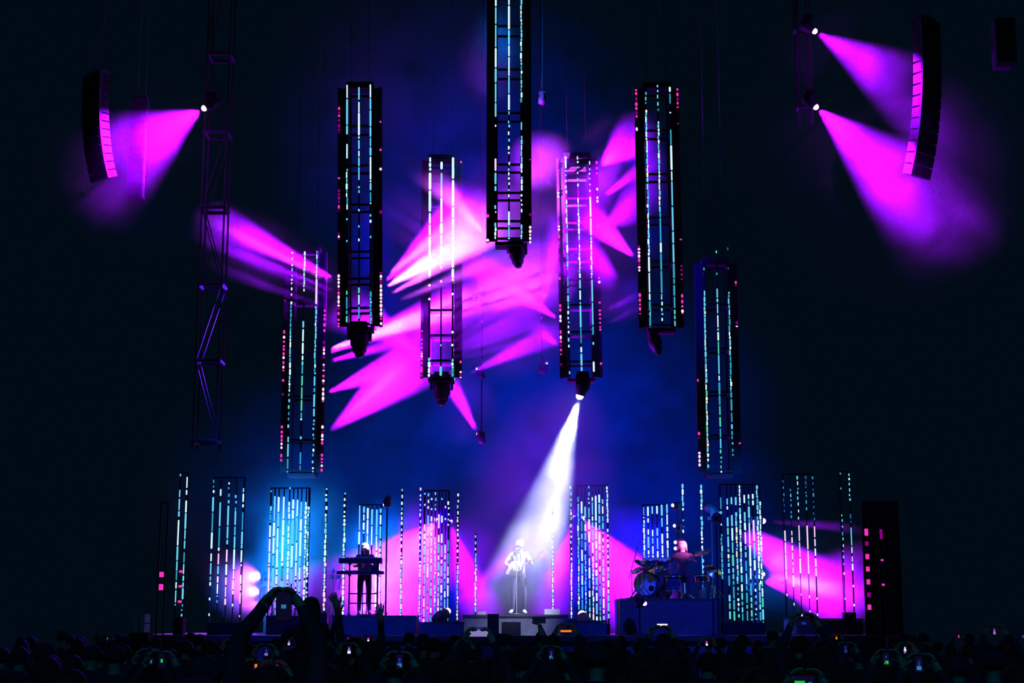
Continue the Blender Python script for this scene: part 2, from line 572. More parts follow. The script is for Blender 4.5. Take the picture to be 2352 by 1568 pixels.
T5, lamp5 = led_tower('flown LED tower right of the middle with open cross frames, above the white spot',
    (1326, 358), (1336, 866), 38, (-28, 0, 28), 46,
    [[(358, 395, 'D', 'w'), (398, 450, 'd', 'w'), (458, 525, 'f', 'y'), (535, 620, 'D', 'c'), (635, 700, 'D', 'c'), (700, 800, 'd', 'w'), (850, 866, 'd', 'c')],
     [(360, 430, 'd', 'w'), (452, 555, 'f', 'w'), (560, 640, 'f', 'm'), (640, 700, 'D', 'c'), (700, 790, 'S', 'c'), (795, 860, 'D', 'c')],
     [(370, 450, 'd', 'w'), (450, 545, 'S', 'w'), (545, 640, 'f', 'c'), (640, 770, 'S', 'c'), (785, 820, 's', 'w'), (830, 858, 'D', 'g')]],
    None,
    ([(374, 384, 1), (436, 450, 0), (514, 528, 0), (535, 548, 1), (632, 640, 1), (695, 712, 1), (720, 738, 0), (755, 812, 1), (832, 836, 2)],
     [(366, 400, 1), (428, 434, 0), (448, 462, 0), (512, 524, 1), (633, 648, 1), (690, 695, 1), (708, 750, 1), (752, 758, 1), (830, 836, 1)]),
    (368, 374, 397, 456, 512, 572, 602, 642, 700, 762, 830), glow=0.012)
T6, lamp6 = led_tower('tall flown LED tower second from right with green-blue strips and pink lamps at its head',
    (1509.5, 196), (1521, 750), 36, (-28, 0, 29), 49,
    [[(212, 240, 'd', 'g'), (250, 420, 'f', 'y'), (420, 590, 'f', 'c'), (590, 690, 'S', 'c'), (690, 750, 'D', 'g')],
     [(196, 260, 'd', 'c'), (278, 500, 'f', 'c'), (500, 680, 'S', 'c'), (680, 740, 'd', 'c')],
     [(198, 240, 'D', 'g'), (258, 262, 'd', 'c'), (298, 640, 'S', 'c'), (640, 750, 'D', 'g')]],
    (-22,),
    ([(200, 265, 1), (288, 296, 0), (560, 575, 2), (566, 620, 0), (670, 718, 1)],
     [(198, 243, 1), (278, 281, 2), (545, 548, 1), (605, 640, 2), (672, 718, 1)]),
    (200, 300, 400, 500, 600, 700, 746), glow=0.02)
T7, lamp7 = led_tower('flown LED tower at the far right end of the arch with greenish strips',
    (1645, 600), (1656, 1086), 38, (-30, 0, 27), 47,
    [[(612, 640, 's', 't'), (668, 880, 'f', 'c'), (880, 1040, 'f', 'y'), (1040, 1078, 'd', 'g')],
     [(575, 660, 's', 't'), (660, 760, 'D', 'c'), (760, 860, 'S', 'g'), (860, 1030, 'D', 'g'), (1030, 1086, 'd', 'g')],
     [(565, 620, 's', 'b'), (668, 900, 'f', 'g'), (900, 1000, 'D', 't'), (1000, 1050, 'd', 't')]],
    (-24,),
    ([(868, 874, 1), (990, 1004, 1), (1036, 1070, 0)], [(642, 652, 1), (735, 748, 1), (1014, 1018, 1)]),
    (605, 700, 800, 900, 1000, 1082), glow=0.01)

# lamps in the battens of the towers
lamp2(776, 645, 520, 515, 36.5, 18, 4.5)
lamp2(776, 655, 560, 545, 36.4, 6, 2.0, PK)
lamp2(776, 672, 540, 575, 36.3, 8, 2.0)
lamp2(776, 690, 600, 610, 36.5, 7, 1.0)
lamp2(776, 714, 620, 660, 36.5, 8, 1.2)
lamp2(880, 650, 1050, 500, 37.2, 26, 7.0)
lamp2(880, 640, 1060, 500, 37, 14, 4.0, PK)
lamp2(880, 662, 1080, 545, 37.4, 21, 9.0, PK)
lamp2(880, 684, 1060, 585, 37, 10, 5.0, PK)
lamp2(880, 705, 1000, 655, 36.6, 9, 1.2, PK)
lamp2(880, 274, 1000, 150, 40, 22, .12, VI)
lamp1(747, 812, 1060, 690, 38.6, 18, 6.0)
lamp1(747, 805, 1060, 700, 38.6, 14, 7.5, PK)
lamp1(747, 832, 900, 790, 38.6, 13, 2.0)
lamp1(744, 905, 900, 840, 38.3, 26, 3.5)
lamp1(741, 1003, 930, 850, 38.6, 32, 6.0)
lamp1(741, 1000, 880, 880, 38.6, 9, 1.0, PK)
lamp1(651, 800, 465, 750, 34, 64, .35, (0.06, .003, 1.0))
lamp3(972, 815, 900, 770, 38, 40, 1.2)
lamp3(1063, 864, 1250, 775, 38.5, 18, 2.2)
lamp3(1063, 850, 1110, 832, 38.3, 10, .08)
lamp4(1121, 548, 1060, 478, 36.5, 22, 2.0, PK)
lamp4(1121, 495, 1070, 450, 36.5, 16, .5)
lamp4(1220, 490, 1270, 465, 36.5, 12, .12)
lamp4(1220, 530, 1250, 510, 36.5, 14, .12)
lamp4(1220, 545, 1250, 525, 36.5, 14, .12)
lamp5(1281, 380, 1225, 335, 38.2, 13, .6)
lamp5(1282, 446, 1222, 370, 38.3, 15, 1.4)
lamp5(1289, 738, 1100, 610, 38.5, 24, 5.0)
lamp5(1289, 708, 1200, 650, 38.5, 10, .35)
lamp5(1289, 800, 1260, 775, 38.4, 30, .4)
lamp5(1284, 520, 1262, 505, 38.4, 60, .12)
lamp5(1376, 458, 1450, 405, 38.2, 22, 1.2)
lamp5(1374, 385, 1450, 320, 38.4, 60, 2.0)
lamp5(1378, 525, 1440, 490, 38.4, 60, .8)
lamp5(1382, 718, 1440, 690, 38.4, 15, .3)
lamp5(1382, 750, 1450, 715, 38.4, 13, .2)
lamp5(1383, 832, 1405, 823, 38.4, 10, .08)
lamp6(1464, 598, 1380, 520, 36.6, 30, 2.6)
lamp6(1465, 700, 1390, 640, 36.8, 34, 2.0)
lamp6(1460, 290, 1385, 400, 37, 40, 1.2)
lamp6(1573, 690, 1760, 640, 36, 9, .12, BL)
lamp7(1601, 1055, 1590, 1040, 38, 80, .10)
lamp7(1598, 872, 1570, 850, 38.2, 14, .08, VI)


# ------------------------------------------------------------------ moving heads
def moving_head(label, lens, toward, hang=True, s=1.0, lens_mat=LENS_OFF, beams=(), group=None, name='moving_head', arm=None, stand=None):
    """lens: point of the front lens; toward: direction it shines; its base sits above (hang) or below it."""
    d = Vector(toward).normalized()
    pivot = Vector(lens) - d * .24 * s
    up = 1 if hang else -1
    mount = pivot + Vector((0, 0, up * .33 * s))
    t = thing(name, label, 'stage light', mount, group=group)
    pv = pivot - mount
    MB().box((0, 0, -up * .05 * s), (.30 * s, .26 * s, .10 * s), taper=.9).build('base', PLASTIC, t)
    h = Vector((d.x, d.y, 0))
    side = Vector((-h.y, h.x, 0)).normalized() if h.length > .05 else Vector((1, 0, 0))
    Rm = Matrix((side, Vector((-side.y, side.x, 0)), Vector((0, 0, 1)))).transposed()
    y = MB()
    y.box((0, 0, -up * .12 * s), (.42 * s, .12 * s, .05 * s), rot=Rm)
    for k in (-1, 1):
        y.box(Vector(pv) * .62 + side * k * .195 * s, (.04 * s, .12 * s, .26 * s), rot=Rm)
    y.build('yoke', PLASTIC, t)
    M = Matrix.Translation(pv) @ d.to_track_quat('Z', 'Y').to_matrix().to_4x4()
    hd = MB().rings([(.08 * s, -.24 * s), (.145 * s, -.20 * s), (.168 * s, -.06 * s), (.165 * s, .08 * s), (.13 * s, .125 * s), (.122 * s, .215 * s), (.10 * s, .235 * s)], 16, M).build('head', PLASTIC, t, True)
    MB().rings([(.088 * s, .232 * s), (.088 * s, .27 * s), (.066 * s, .315 * s), (.03 * s, .335 * s), (.004 * s, .34 * s)], 12, M).build('lens', lens_mat, hd, True)
    if arm is not None:
        MB().tube((0, 0, -up * .03), Vector(arm) - mount, .018, 6).build('clamp_arm', BLACK, t)
    if stand is not None and mount.z - stand > .12:
        MB().tube((0, 0, -.02), (0, 0, stand - mount.z + .01), .02, 8).build('stand_pole', BLACK, t)
        MB().box((0, 0, stand - mount.z + .015), (.3, .3, .03)).build('stand_foot', BLACK, t)
    for (q, ang, p, col) in beams:
        dd = (Vector(q) - Vector(lens)).normalized()
        spot(t, pv + d * .39 * s, dd, ang, p, col)
    return t


DOWN = Vector((.05, -.1, -1))
moving_head('unlit moving head hanging under the second LED tower from left', P(826, 811, 36.3), DOWN, s=1.35)
moving_head('unlit moving head hanging under the beam-drowned LED tower', P(1014, 922, 38.3), Vector((.02, -.25, -1)), s=1.35)
moving_head('unlit moving head in the dark under the tallest middle LED tower', P(1190, 606, 36.3), Vector((.1, -.2, -1)), s=1.15)
moving_head('unlit moving head under the second LED tower from right', P(1512, 808, 36.3), Vector((.3, -.1, -1)), s=1.0)
moving_head('moving head throwing the white spot beam down on the guitarist', P(1332, 908, 35.5), P(1188, 1400, 36.5) - P(1332, 908, 35.5), s=1.0,
            lens_mat=LENS_W, arm=P(1334, 868, 38.3), beams=[(P(1188, 1395, 36.4), 28, .9, WH)])


def lamp_head(label, px, py, Y, tx, ty, Y2, ang, p, col=MG, s=.8, hang=True, lm=LENS_M, arm=None, z0=None):
    a, b = P(px, py, Y), P(tx, ty, Y2)
    return moving_head(label, a, b - a, hang, s, lm, [(b, ang, p, col)], 'lit moving heads', arm=arm, stand=None if hang else (DZ if z0 is None else z0))


lamp_head('moving head on the left truss tower shining left across the speaker hangs', 470, 248, 33.4, 340, 325, 32.8, 58, .95, arm=P(474, 230, 33.74))
lamp_head('upper of two moving heads high up shining right at the long speaker hang', 1870, 71, 33.6, 2055, 185, 33.0, 42, .85, arm=P(1850, 50, 33.85))
lamp_head('lower of two moving heads high up shining right at the long speaker hang', 1873, 245, 33.6, 2055, 405, 33.0, 46, 1.5, arm=P(1850, 225, 33.85))
lamp_head('lowest magenta moving head on the left hanging pipe shining up left', 1099, 997, 40, 1035, 880, 40.5, 20, 2.4, s=.62, arm=P(1106, 972, 40.1))
lamp_head('magenta moving head on the left hanging pipe shining up over the thin beam', 1098, 848, 40, 1072, 795, 40, 22, .8, s=.62, arm=P(1106, 825, 40.1))
lamp_head('highest magenta moving head on the left hanging pipe', 1095, 683, 40, 1082, 600, 40.2, 26, 1.2, s=.62, arm=P(1106, 660, 40.1))
lamp_head('upper magenta moving head on the right hanging pipe shining steeply up', 1251, 680, 40, 1276, 550, 40, 22, 1.4, s=.62, arm=P(1244, 655, 40.1))
lamp_head('lower magenta moving head on the right hanging pipe shining up', 1253, 835, 40, 1283, 765, 40, 24, 1.0, s=.62, arm=P(1244, 812, 40.1))
lamp_head('dim violet moving head alone in the dark right of the tallest tower', 1247, 216, 38, 1254, 170, 38, 15, .03, VI, .6, lm=LENS_V, arm=P(1247, -150, 38))
# floor lamps behind the band
lamp_head('magenta lamp on top of the dense LED column left of the guitarist, shining down left', 1004, 1192, 39.6, 915, 1330, 39.4, 82, 5.0, hang=False)
lamp_head('magenta lamp on top of the dense LED column left of the guitarist, shining down right', 1033, 1196, 39.6, 1075, 1320, 39.4, 34, 1.3, hang=False)
lamp_head('magenta lamp on top of the dense LED column right of the guitarist, shining down left', 1322, 1186, 39.6, 1272, 1370, 39.4, 34, 1.5, hang=False)
lamp_head('magenta lamp on top of the dense LED column right of the guitarist, shining down right', 1338, 1188, 39.6, 1440, 1340, 39.4, 54, 3.6, hang=False)
lamp_head('bright magenta lamp left of the greenish LED column, shining down right into smoke', 1648, 1180, 38.6, 1880, 1340, 38.6, 30, 6.0, hang=False)
lamp_head('magenta lamp beside the greenish LED column shining level to the right', 1752, 1196, 39, 1930, 1208, 39, 10, 1.2, hang=False)
lamp_head('added magenta fill lamp low behind the greenish LED column, lighting the smoke', 1745, 1335, 39.4, 1900, 1345, 39.2, 60, .9, MG, hang=False)  # added lamp that fills out the smoke glow
lamp_head('added pink fill lamp low behind the greenish LED column aimed at the brightest smoke', 1752, 1318, 39.0, 1876, 1345, 38.6, 20, .5, PK, hang=False, s=.6)  # added to brighten the densest smoke
lamp_head('added unseen magenta fill lamp low behind the keyboard player', 846, 1390, 39.8, 930, 1320, 39.6, 70, .5, MG, hang=False)  # hidden lamp added to fill the pink haze
lamp_head('moving head on the stage floor by the dense LED column, shining up right', 1027, 1404, 35.9, 1095, 1345, 36.4, 16, .9, hang=False, s=.9)
lamp_head('moving head on the stage floor in front of the dense LED column, shining up left', 1337, 1412, 36.45, 1316, 1340, 37, 22, .8, hang=False, s=1.1)
lamp_head('magenta lamp on the drum riser foot shining down right across the skirt', 1480, 1385, 35.5, 1560, 1450, 35.4, 26, .25, VI, hang=False, s=.6)
for k, py in enumerate((1322, 1358, 1388)):
    lamp_head(('top', 'middle', 'lowest')[k] + ' lamp of the three glowing pink beside the dense LED column at left', 604 - k * 3, py, 38.4, 530, py + 2, 39.4, 60, (.9, .7, .4)[k], PK, hang=False, s=.8)


# ladder pipes that carry the loose heads
def drop_pipe(px, y0, y1, Y, label):
    a, b = P(px, y0, Y), P(px, y1, Y)
    t = thing('drop_pipe', label, 'pipe', (b.x, Y, b.z))
    L = 21.5 - b.z
    MB().tube((0, 0, 0), (0, 0, L), .014, 8).build('pipe', CABLE, t)
    for k in range(int((a.z - b.z) / .9)):
        MB().box((0, 0, .2 + k * .9), (.05, .05, .06)).build('coupler', BLACK, t)


drop_pipe(1106, 560, 985, 40.1, 'dark hanging pipe with magenta heads left of the middle')
drop_pipe(1244, 560, 823, 40.1, 'dark hanging pipe with magenta heads right of the middle')


# ------------------------------------------------------------------ LED columns on the stage floor
FLOOR = DZ


def led_column(label, xs, ys, Y, spans_list, r=.022, name='led_column', group='LED columns standing on the stage', rungs=(), glow=None, pole=True):
    """xs: pixel columns at the foot of each strip (pixel row ys[1])."""
    bot = P(xs[0], ys[1], Y)
    X0, X1 = bot.x, P(xs[-1], ys[1], Y).x
    cx = (X0 + X1) / 2
    DZ = FLOOR
    for (ra, rb, rc, rd, rz) in RISERS:
        if X1 + .06 > ra and X0 - .06 < rb and rc - .3 < Y < rd + .1:
            DZ = rz
    top = P(xs[0], ys[0], Y).z
    t = thing(name, label, 'light column', (cx, Y, DZ), group=group)
    zb = max(bot.z - DZ, .03)
    w = max(X1 - X0, .08)
    zt = top - DZ
    MB().box((0, .12, zb / 2 - .01), (w + .06, .34, max(zb - .02, .012))).build('base', BLACK, t)

    def zof(py):
        return P(xs[0], py, Y).z - DZ
    for i, px in enumerate(xs):
        led_strip(t, P(px, ys[1], Y).x - cx, -.02, spans_list[i % len(spans_list)], zof, r, zb - .02, zt)
    if len(xs) > 1:
        MB().box((0, .04, zt + .02), (w + .05, .03, .025)).build('top_bar', CABLE, t)
        for s in (-1, 1):
            MB().box((s * (w / 2 + .02), .06, (zb + zt) / 2), (.016, .03, zt - zb)).build('side_post', CABLE, t)
    else:
        MB().box((0, .05, (zb + zt) / 2), (.05, .03, zt - zb)).build('back_channel', BLACK, t)
    for py in rungs:
        o = MB().tube((-w / 2 + .05, .03, zof(py)), (w / 2 - .03, .03, zof(py)), .028, 8).build('glowing_rung', M_M, t)  # frame rungs made to glow pink by an emissive material
    if glow:
        l = bpy.data.lights.new('added_haze_glow', 'AREA')  # added area light behind the strips for their glow in the haze
        l.shape = 'RECTANGLE'
        l.size, l.size_y = w + .2, zt - zb
        l.spread = math.radians(110)
        l.energy = glow[0] * KP
        l.color = glow[1]
        o = bpy.data.objects.new('added_haze_glow', l)
        C.objects.link(o)
        o.parent = t
        o.location = (0, .16, (zb + zt) / 2)
        o.rotation_euler = (PI / 2, 0, 0)
    return t


def sp(*a):
    return list(a)


led_column('outermost left LED column, two blue strips joined by rungs glowing pink', (402, 418), (1086, 1416), 36,
           [sp((1086, 1120, 's', 'c'), (1122, 1190, 'D', 'c'), (1190, 1310, 'S', 'c'), (1310, 1390, 'D', 'c')),
            sp((1094, 1140, 'D', 'c'), (1146, 1260, 'S', 'c'), (1268, 1380, 'D', 'c'), (1385, 1416, 'd', 't'))], rungs=(1312, 1346, 1381), glow=(0.011, CY))
led_column('open LED column of five slim strips second from left', (480, 497, 516, 533, 550), (1098, 1428), 36.6,
           [sp((1098, 1135, 'd', 'c'), (1138, 1260, 'S', 'c'), (1270, 1345, 'D', 'm'), (1370, 1415, 's', 'c')),
            sp((1120, 1145, 'D', 'c'), (1150, 1265, 'S', 'c'), (1270, 1370, 'D', 'm'), (1375, 1430, 's', 't')),
            sp((1104, 1160, 'd', 'c'), (1160, 1250, 'S', 'c'), (1258, 1390, 'D', 'p')),
            sp((1135, 1175, 'd', 't'), (1170, 1330, 'S', 'm'), (1330, 1365, 'S', 'p'), (1385, 1430, 's', 'c')),
            sp((1118, 1165, 'D', 'c'), (1172, 1250, 'S', 'c'), (1250, 1300, 'D', 'm'), (1318, 1390, 'D', 'p'), (1410, 1425, 's', 'c'))], glow=(0.011, CY))
led_column('brightest dense LED column, ten white-blue strips left of the keyboards', (615, 624, 633, 645, 658, 667, 677, 686, 697, 703), (1122, 1412), 37,
           [sp((1122, 1150, 's', 'c'), (1160, 1200, 'f', 't'), (1202, 1300, 'S', 'p'), (1300, 1375, 'S', 'p')),
            sp((1136, 1300, 'S', 'w'), (1300, 1375, 'S', 'm')),
            sp((1138, 1320, 'S', 'w'), (1320, 1412, 'D', 'c')),
            sp((1140, 1300, 'S', 'w'), (1300, 1390, 'D', 'c')),
            sp((1118, 1125, 'd', 'c'), (1148, 1340, 'f', 'w'), (1340, 1380, 'D', 'w')),
            sp((1144, 1340, 'S', 'w'), (1345, 1385, 'D', 'c')),
            sp((1146, 1330, 'S', 'w'), (1335, 1395, 'D', 'c')),
            sp((1150, 1300, 'S', 'w'), (1300, 1400, 'D', 'c')),
            sp((1150, 1330, 'f', 'w'), (1330, 1412, 'D', 'm')),
            sp((1160, 1320, 'f', 'c'), (1320, 1380, 'd', 'm'))], r=.027, glow=(0.028, (0.006, 0.22, 1.0)))
SING = [sp((0, 0, 'd', 'w'))]
for (lab, px, y0, y1, pal, Y) in (
        ('single LED tube standing between the brightest column and the keyboards', 744, 1118, 1406, 'w', 36.4),
        ('single LED tube standing just left of the keyboard stand', 787, 1130, 1412, 'w', 36.8),
        ('single LED tube standing right of the keyboards in the pink haze', 920, 1122, 1414, 'm', 37.4),
        ('thin single LED tube left edge of the dense column by the guitarist', 963, 1116, 1424, 'm', 37.5),
        ('single LED tube right of the dense column at the guitarist riser', 1050, 1130, 1424, 'm', 37.2),
        ('short faint LED tube left of the white spot beam', 1092, 1225, 1408, 'm', 37.4),
        ('single LED tube right of the guitarist, thick and white near its foot', 1270, 1165, 1402, 'm', 37.4),
        ('single LED tube left of the dense column right of the guitarist', 1313, 1115, 1420, 'm', 37.2)):
    led_column(lab, (px,), (y0, y1), Y, [sp((y0, y0 + 60, 'd', pal), (y0 + 60, y1 - 130, 'f' if px in (744, 787) else 'd', pal), (y1 - 130, y1, 'f', 'm'))],
               name='led_tube', group='single LED tubes on the stage', r=.030 if px in (744, 787) else .022)
led_column('six-strip LED column behind the keyboard player', (822, 832, 841, 851, 862, 871), (1160, 1408), 38.4,
           [sp((1160, 1250, 'S', 'w'), (1350, 1400, 'S', 'p')), sp((1162, 1225, 'D', 'w')), sp((1164, 1252, 'S', 'w')), sp((1168, 1255, 'S', 'w')),
            sp((1168, 1280, 'S', 'w'), (1300, 1400, 'S', 'p')), sp((1166, 1280, 'D', 'w'), (1290, 1405, 'S', 'p'))], r=.024, glow=(0.03, CY))
dense = [sp((1128, 1180, 's', 'w'), (1200, 1250, 'D', 'p'), (1250, 1430, 'D', 'y')), sp((1130, 1170, 'd', 'w'), (1182, 1300, 'D', 'm'), (1300, 1430, 'D', 'c')),
         sp((1140, 1180, 's', 'w'), (1185, 1280, 'D', 'p'), (1280, 1428, 'D', 'g')), sp((1130, 1180, 'd', 'c'), (1230, 1420, 'f', 'c')),
         sp((1180, 1215, 'S', 'p'), (1225, 1430, 'D', 'y')), sp((1140, 1170, 's', 'w'), (1182, 1200, 'S', 'p'), (1225, 1420, 'D', 'c')),
         sp((1160, 1200, 's', 'p'), (1250, 1425, 'D', 'c')), sp((1150, 1210, 'd', 'w'), (1236, 1426, 'D', 'c'))]
led_column('dense LED column of eight dashed strips left of the guitarist', (973, 981, 989, 998, 1006, 1013, 1021, 1028), (1128, 1430), 37, dense, r=.021, glow=(0.022, BL))
dense2 = [sp((1140, 1160, 'D', 'c'), (1160, 1400, 'f', 'y')), sp((1150, 1220, 'D', 'c'), (1225, 1425, 'D', 'g')), sp((1160, 1270, 'D', 'y'), (1270, 1425, 'f', 'c')),
          sp((1115, 1160, 'd', 'w'), (1165, 1300, 'D', 'c'), (1300, 1425, 'D', 'y')), sp((1140, 1270, 'D', 'y'), (1275, 1425, 'f', 'm')),
          sp((1134, 1260, 'S', 'm'), (1260, 1425, 'D', 'c')), sp((1132, 1290, 'D', 'm'), (1300, 1425, 'D', 'g')),
          sp((1145, 1215, 'D', 'y'), (1220, 1280, 'd', 'p'), (1280, 1430, 'D', 'y')), sp((1114, 1200, 'f', 'w'), (1210, 1300, 'd', 'm'), (1300, 1420, 'D', 'm'))]
led_column('dense LED column of nine dashed strips right of the guitarist', (1330, 1338, 1346, 1355, 1363, 1371, 1379, 1387, 1398), (1116, 1430), 37, dense2, r=.022, glow=(0.022, BL))
led_column('short six-strip LED column above the bass drum', (1480, 1490, 1500, 1511, 1522, 1534), (1160, 1296), 38.4,
           [sp((1160, 1190, 'D', 'c'), (1190, 1292, 'f', 'w')), sp((1162, 1200, 'D', 'c'), (1215, 1285, 'D', 'w')), sp((1160, 1180, 'S', 'c'), (1215, 1296, 'D', 'm')),
            sp((1160, 1180, 'D', 'c'), (1210, 1295, 'D', 'c')), sp((1156, 1210, 'D', 'c'), (1225, 1280, 'S', 'm')), sp((1155, 1296, 'D', 'w'))], r=.025, glow=(0.0132, BL))
led_column('single LED tube rising behind the drummer', (1571,), (1110, 1290), 38.6, [sp((1110, 1165, 'f', 'c'), (1165, 1180, 's', 'c'), (1190, 1232, 'd', 'w'))], name='led_tube', group='single LED tubes on the stage', r=.030)
led_column('single LED tube right of the drummer', (1615,), (1110, 1345), 37.8, [sp((1110, 1170, 'f', 'c'), (1185, 1240, 'f', 'c'), (1240, 1345, 'd', 'm'))], name='led_tube', group='single LED tubes on the stage', r=.030)
dense3 = [sp((1140, 1180, 'D', 'c'), (1200, 1225, 's', 'w'), (1225, 1330, 'f', 't')), sp((1144, 1170, 'D', 'y'), (1185, 1290, 'D', 'y'), (1290, 1345, 'D', 'g'), (1365, 1425, 'D', 'g')),
          sp((1140, 1160, 'D', 'y'), (1180, 1330, 'D', 'y'), (1330, 1425, 'D', 'g')), sp((1140, 1160, 'D', 'c'), (1175, 1340, 'f', 'y'), (1345, 1425, 'd', 'g')),
          sp((1112, 1160, 'f', 'c'), (1165, 1300, 'f', 'w'), (1300, 1390, 'D', 'g'), (1390, 1425, 'D', 'c')), sp((1135, 1160, 'D', 'g'), (1175, 1280, 'D', 'm'), (1285, 1425, 'D', 'g')),
          sp((1135, 1200, 'D', 'g'), (1200, 1330, 'S', 'm'), (1335, 1425, 'D', 'g')), sp((1132, 1160, 'D', 'y'), (1190, 1310, 'S', 'm'), (1320, 1425, 'd', 'g')),
          sp((1112, 1180, 'f', 'c'), (1185, 1330, 'f', 'w'), (1335, 1425, 'D', 'c')), sp((1150, 1330, 'f', 'w'), (1330, 1430, 'D', 'g'))]
led_column('dense greenish LED column of ten strips right of the drum kit', (1662, 1677, 1687, 1697, 1706, 1717, 1727, 1737, 1747, 1753), (1114, 1428), 36.6, dense3, r=.024, glow=(0.010, CY))
g9 = [sp((1100, 1185, 'd', 'b'), (1215, 1330, 'S', 'p'), (1360, 1420, 's', 'p')), sp((1120, 1190, 'd', 't'), (1215, 1350, 'D', 'p'), (1380, 1420, 's', 'p')),
      sp((1092, 1195, 'd', 'c'), (1205, 1320, 'S', 'p'), (1360, 1420, 's', 'p')), sp((1092, 1175, 'd', 'b'), (1205, 1320, 'S', 'p'), (1365, 1420, 's', 'p')),
      sp((1090, 1195, 'd', 'b'), (1205, 1325, 'D', 'p'), (1370, 1415, 's', 'p'))]
led_column('faint LED column of five strips in the smoky magenta light at right', (1809, 1825, 1842, 1861, 1878), (1090, 1424), 37.6, g9, r=.018)
led_column('outermost right LED column of two strips at the edge of the magenta light', (1942, 1962), (1084, 1404), 37.6,
           [sp((1085, 1140, 's', 't'), (1178, 1300, 'd', 'c'), (1310, 1400, 's', 'p')), sp((1084, 1150, 'd', 'c'), (1178, 1200, 'D', 'b'), (1208, 1270, 'S', 'w'), (1275, 1310, 'D', 'p'), (1340, 1400, 's', 'p'))], r=.02)


# ------------------------------------------------------------------ side lamp towers and masking
def lamp_post(label, px, y0, y1, Y, cells, w=.16):
    a, b = P(px, y0, Y), P(px, y1, Y)
    t = thing('lamp_post', label, 'light tower', (b.x, Y, 0), group='lamp posts at the stage sides')
    H = a.z
    for s in (-1, 1):
        MB().box((s * w / 2, 0, H / 2), (.03, .05, H)).build('post', BLACK, t)
    MB().box((0, 0, H + .015), (w + .03, .05, .03)).build('top_bar', BLACK, t)
    MB().box((0, .05, .03), (w + .1, .5, .06)).build('base', BLACK, t)
    for (ya, yb, m) in cells:
        za, zb = P(px, yb, Y).z, P(px, ya, Y).z
        lb = MB().box((0, .01, (za + zb) / 2), (w - .035, .09, zb - za + .02)).build('lamp_box', BLACK, t)
        MB().box((0, -.042, (za + zb) / 2), (w - .06, .012, zb - za)).build('lamp_face', m, lb)


lamp_post('slim dark post with two red-pink lamps beside the outermost left column', 367, 1156, 1440, 35, [(1313, 1325, M_M), (1341, 1355, M_M)])
lamp_post('post with a ladder of pink lamps right of the magenta light', 1998, 1160, 1440, 34.5,
          [(1214, 1230, M_M), (1243, 1253, M_D), (1272, 1284, M_M), (1301, 1312, M_M), (1330, 1342, M_M), (1360, 1371, M_D), (1388, 1400, M_M)], .14)
lamp_post('short post with small pink lamps at the far right stage edge', 2032, 1215, 1440, 34.5, [(1215, 1238, M_D), (1284, 1288, M_M), (1340, 1345, M_M)], .12)


def masking(x0, x1, y0, Y, label):
    a, b = P(x0, y0, Y), P(x1, y0, Y)
    t = thing('masking_flat', label, 'screen', ((a.x + b.x) / 2, Y, DZ), group='black masking flats')
    h = a.z - DZ
    MB().box((0, 0, h / 2), (b.x - a.x, .04, h)).build('cloth', mat('black_serge', (.012, .012, .014), .95), t)
    for s in (-1, 1):
        MB().box((s * (b.x - a.x) * .46, .05, h / 2), (.05, .05, h)).build('stile', BLACK, t)


masking(1979, 2062, 1150, 36.2, 'black masking flat that cuts off the magenta light at the right stage edge')


def speaker_stack(px, y0, y1, Y, n, label):
    a, b = P(px, y0, Y), P(px, y1, Y)
    t = thing('ground_speaker', label, 'speaker', (b.x, Y, 0))
    MB().box((0, .25, b.z / 2), (.4, .5, b.z)).build('stand', BLACK, t)
    h = (a.z - b.z) / n
    for k in range(n):
        c = MB().box((0, .25, b.z + h * (k + .5)), (.24, .5, h - .02)).build('cabinet', mat('pale_cabinet', (.35, .38, .4), .7), t)
        g = MB()
        for q in (-.25, 0, .25):
            g.box((0, -.006, b.z + h * (k + .5 + q)), (.06, .012, h * .13))
        g.build('horn', GRILLE, c)


speaker_stack(318, 1409, 1453, 33, 2, 'pale stack of two small speaker cabinets in the dark at left')


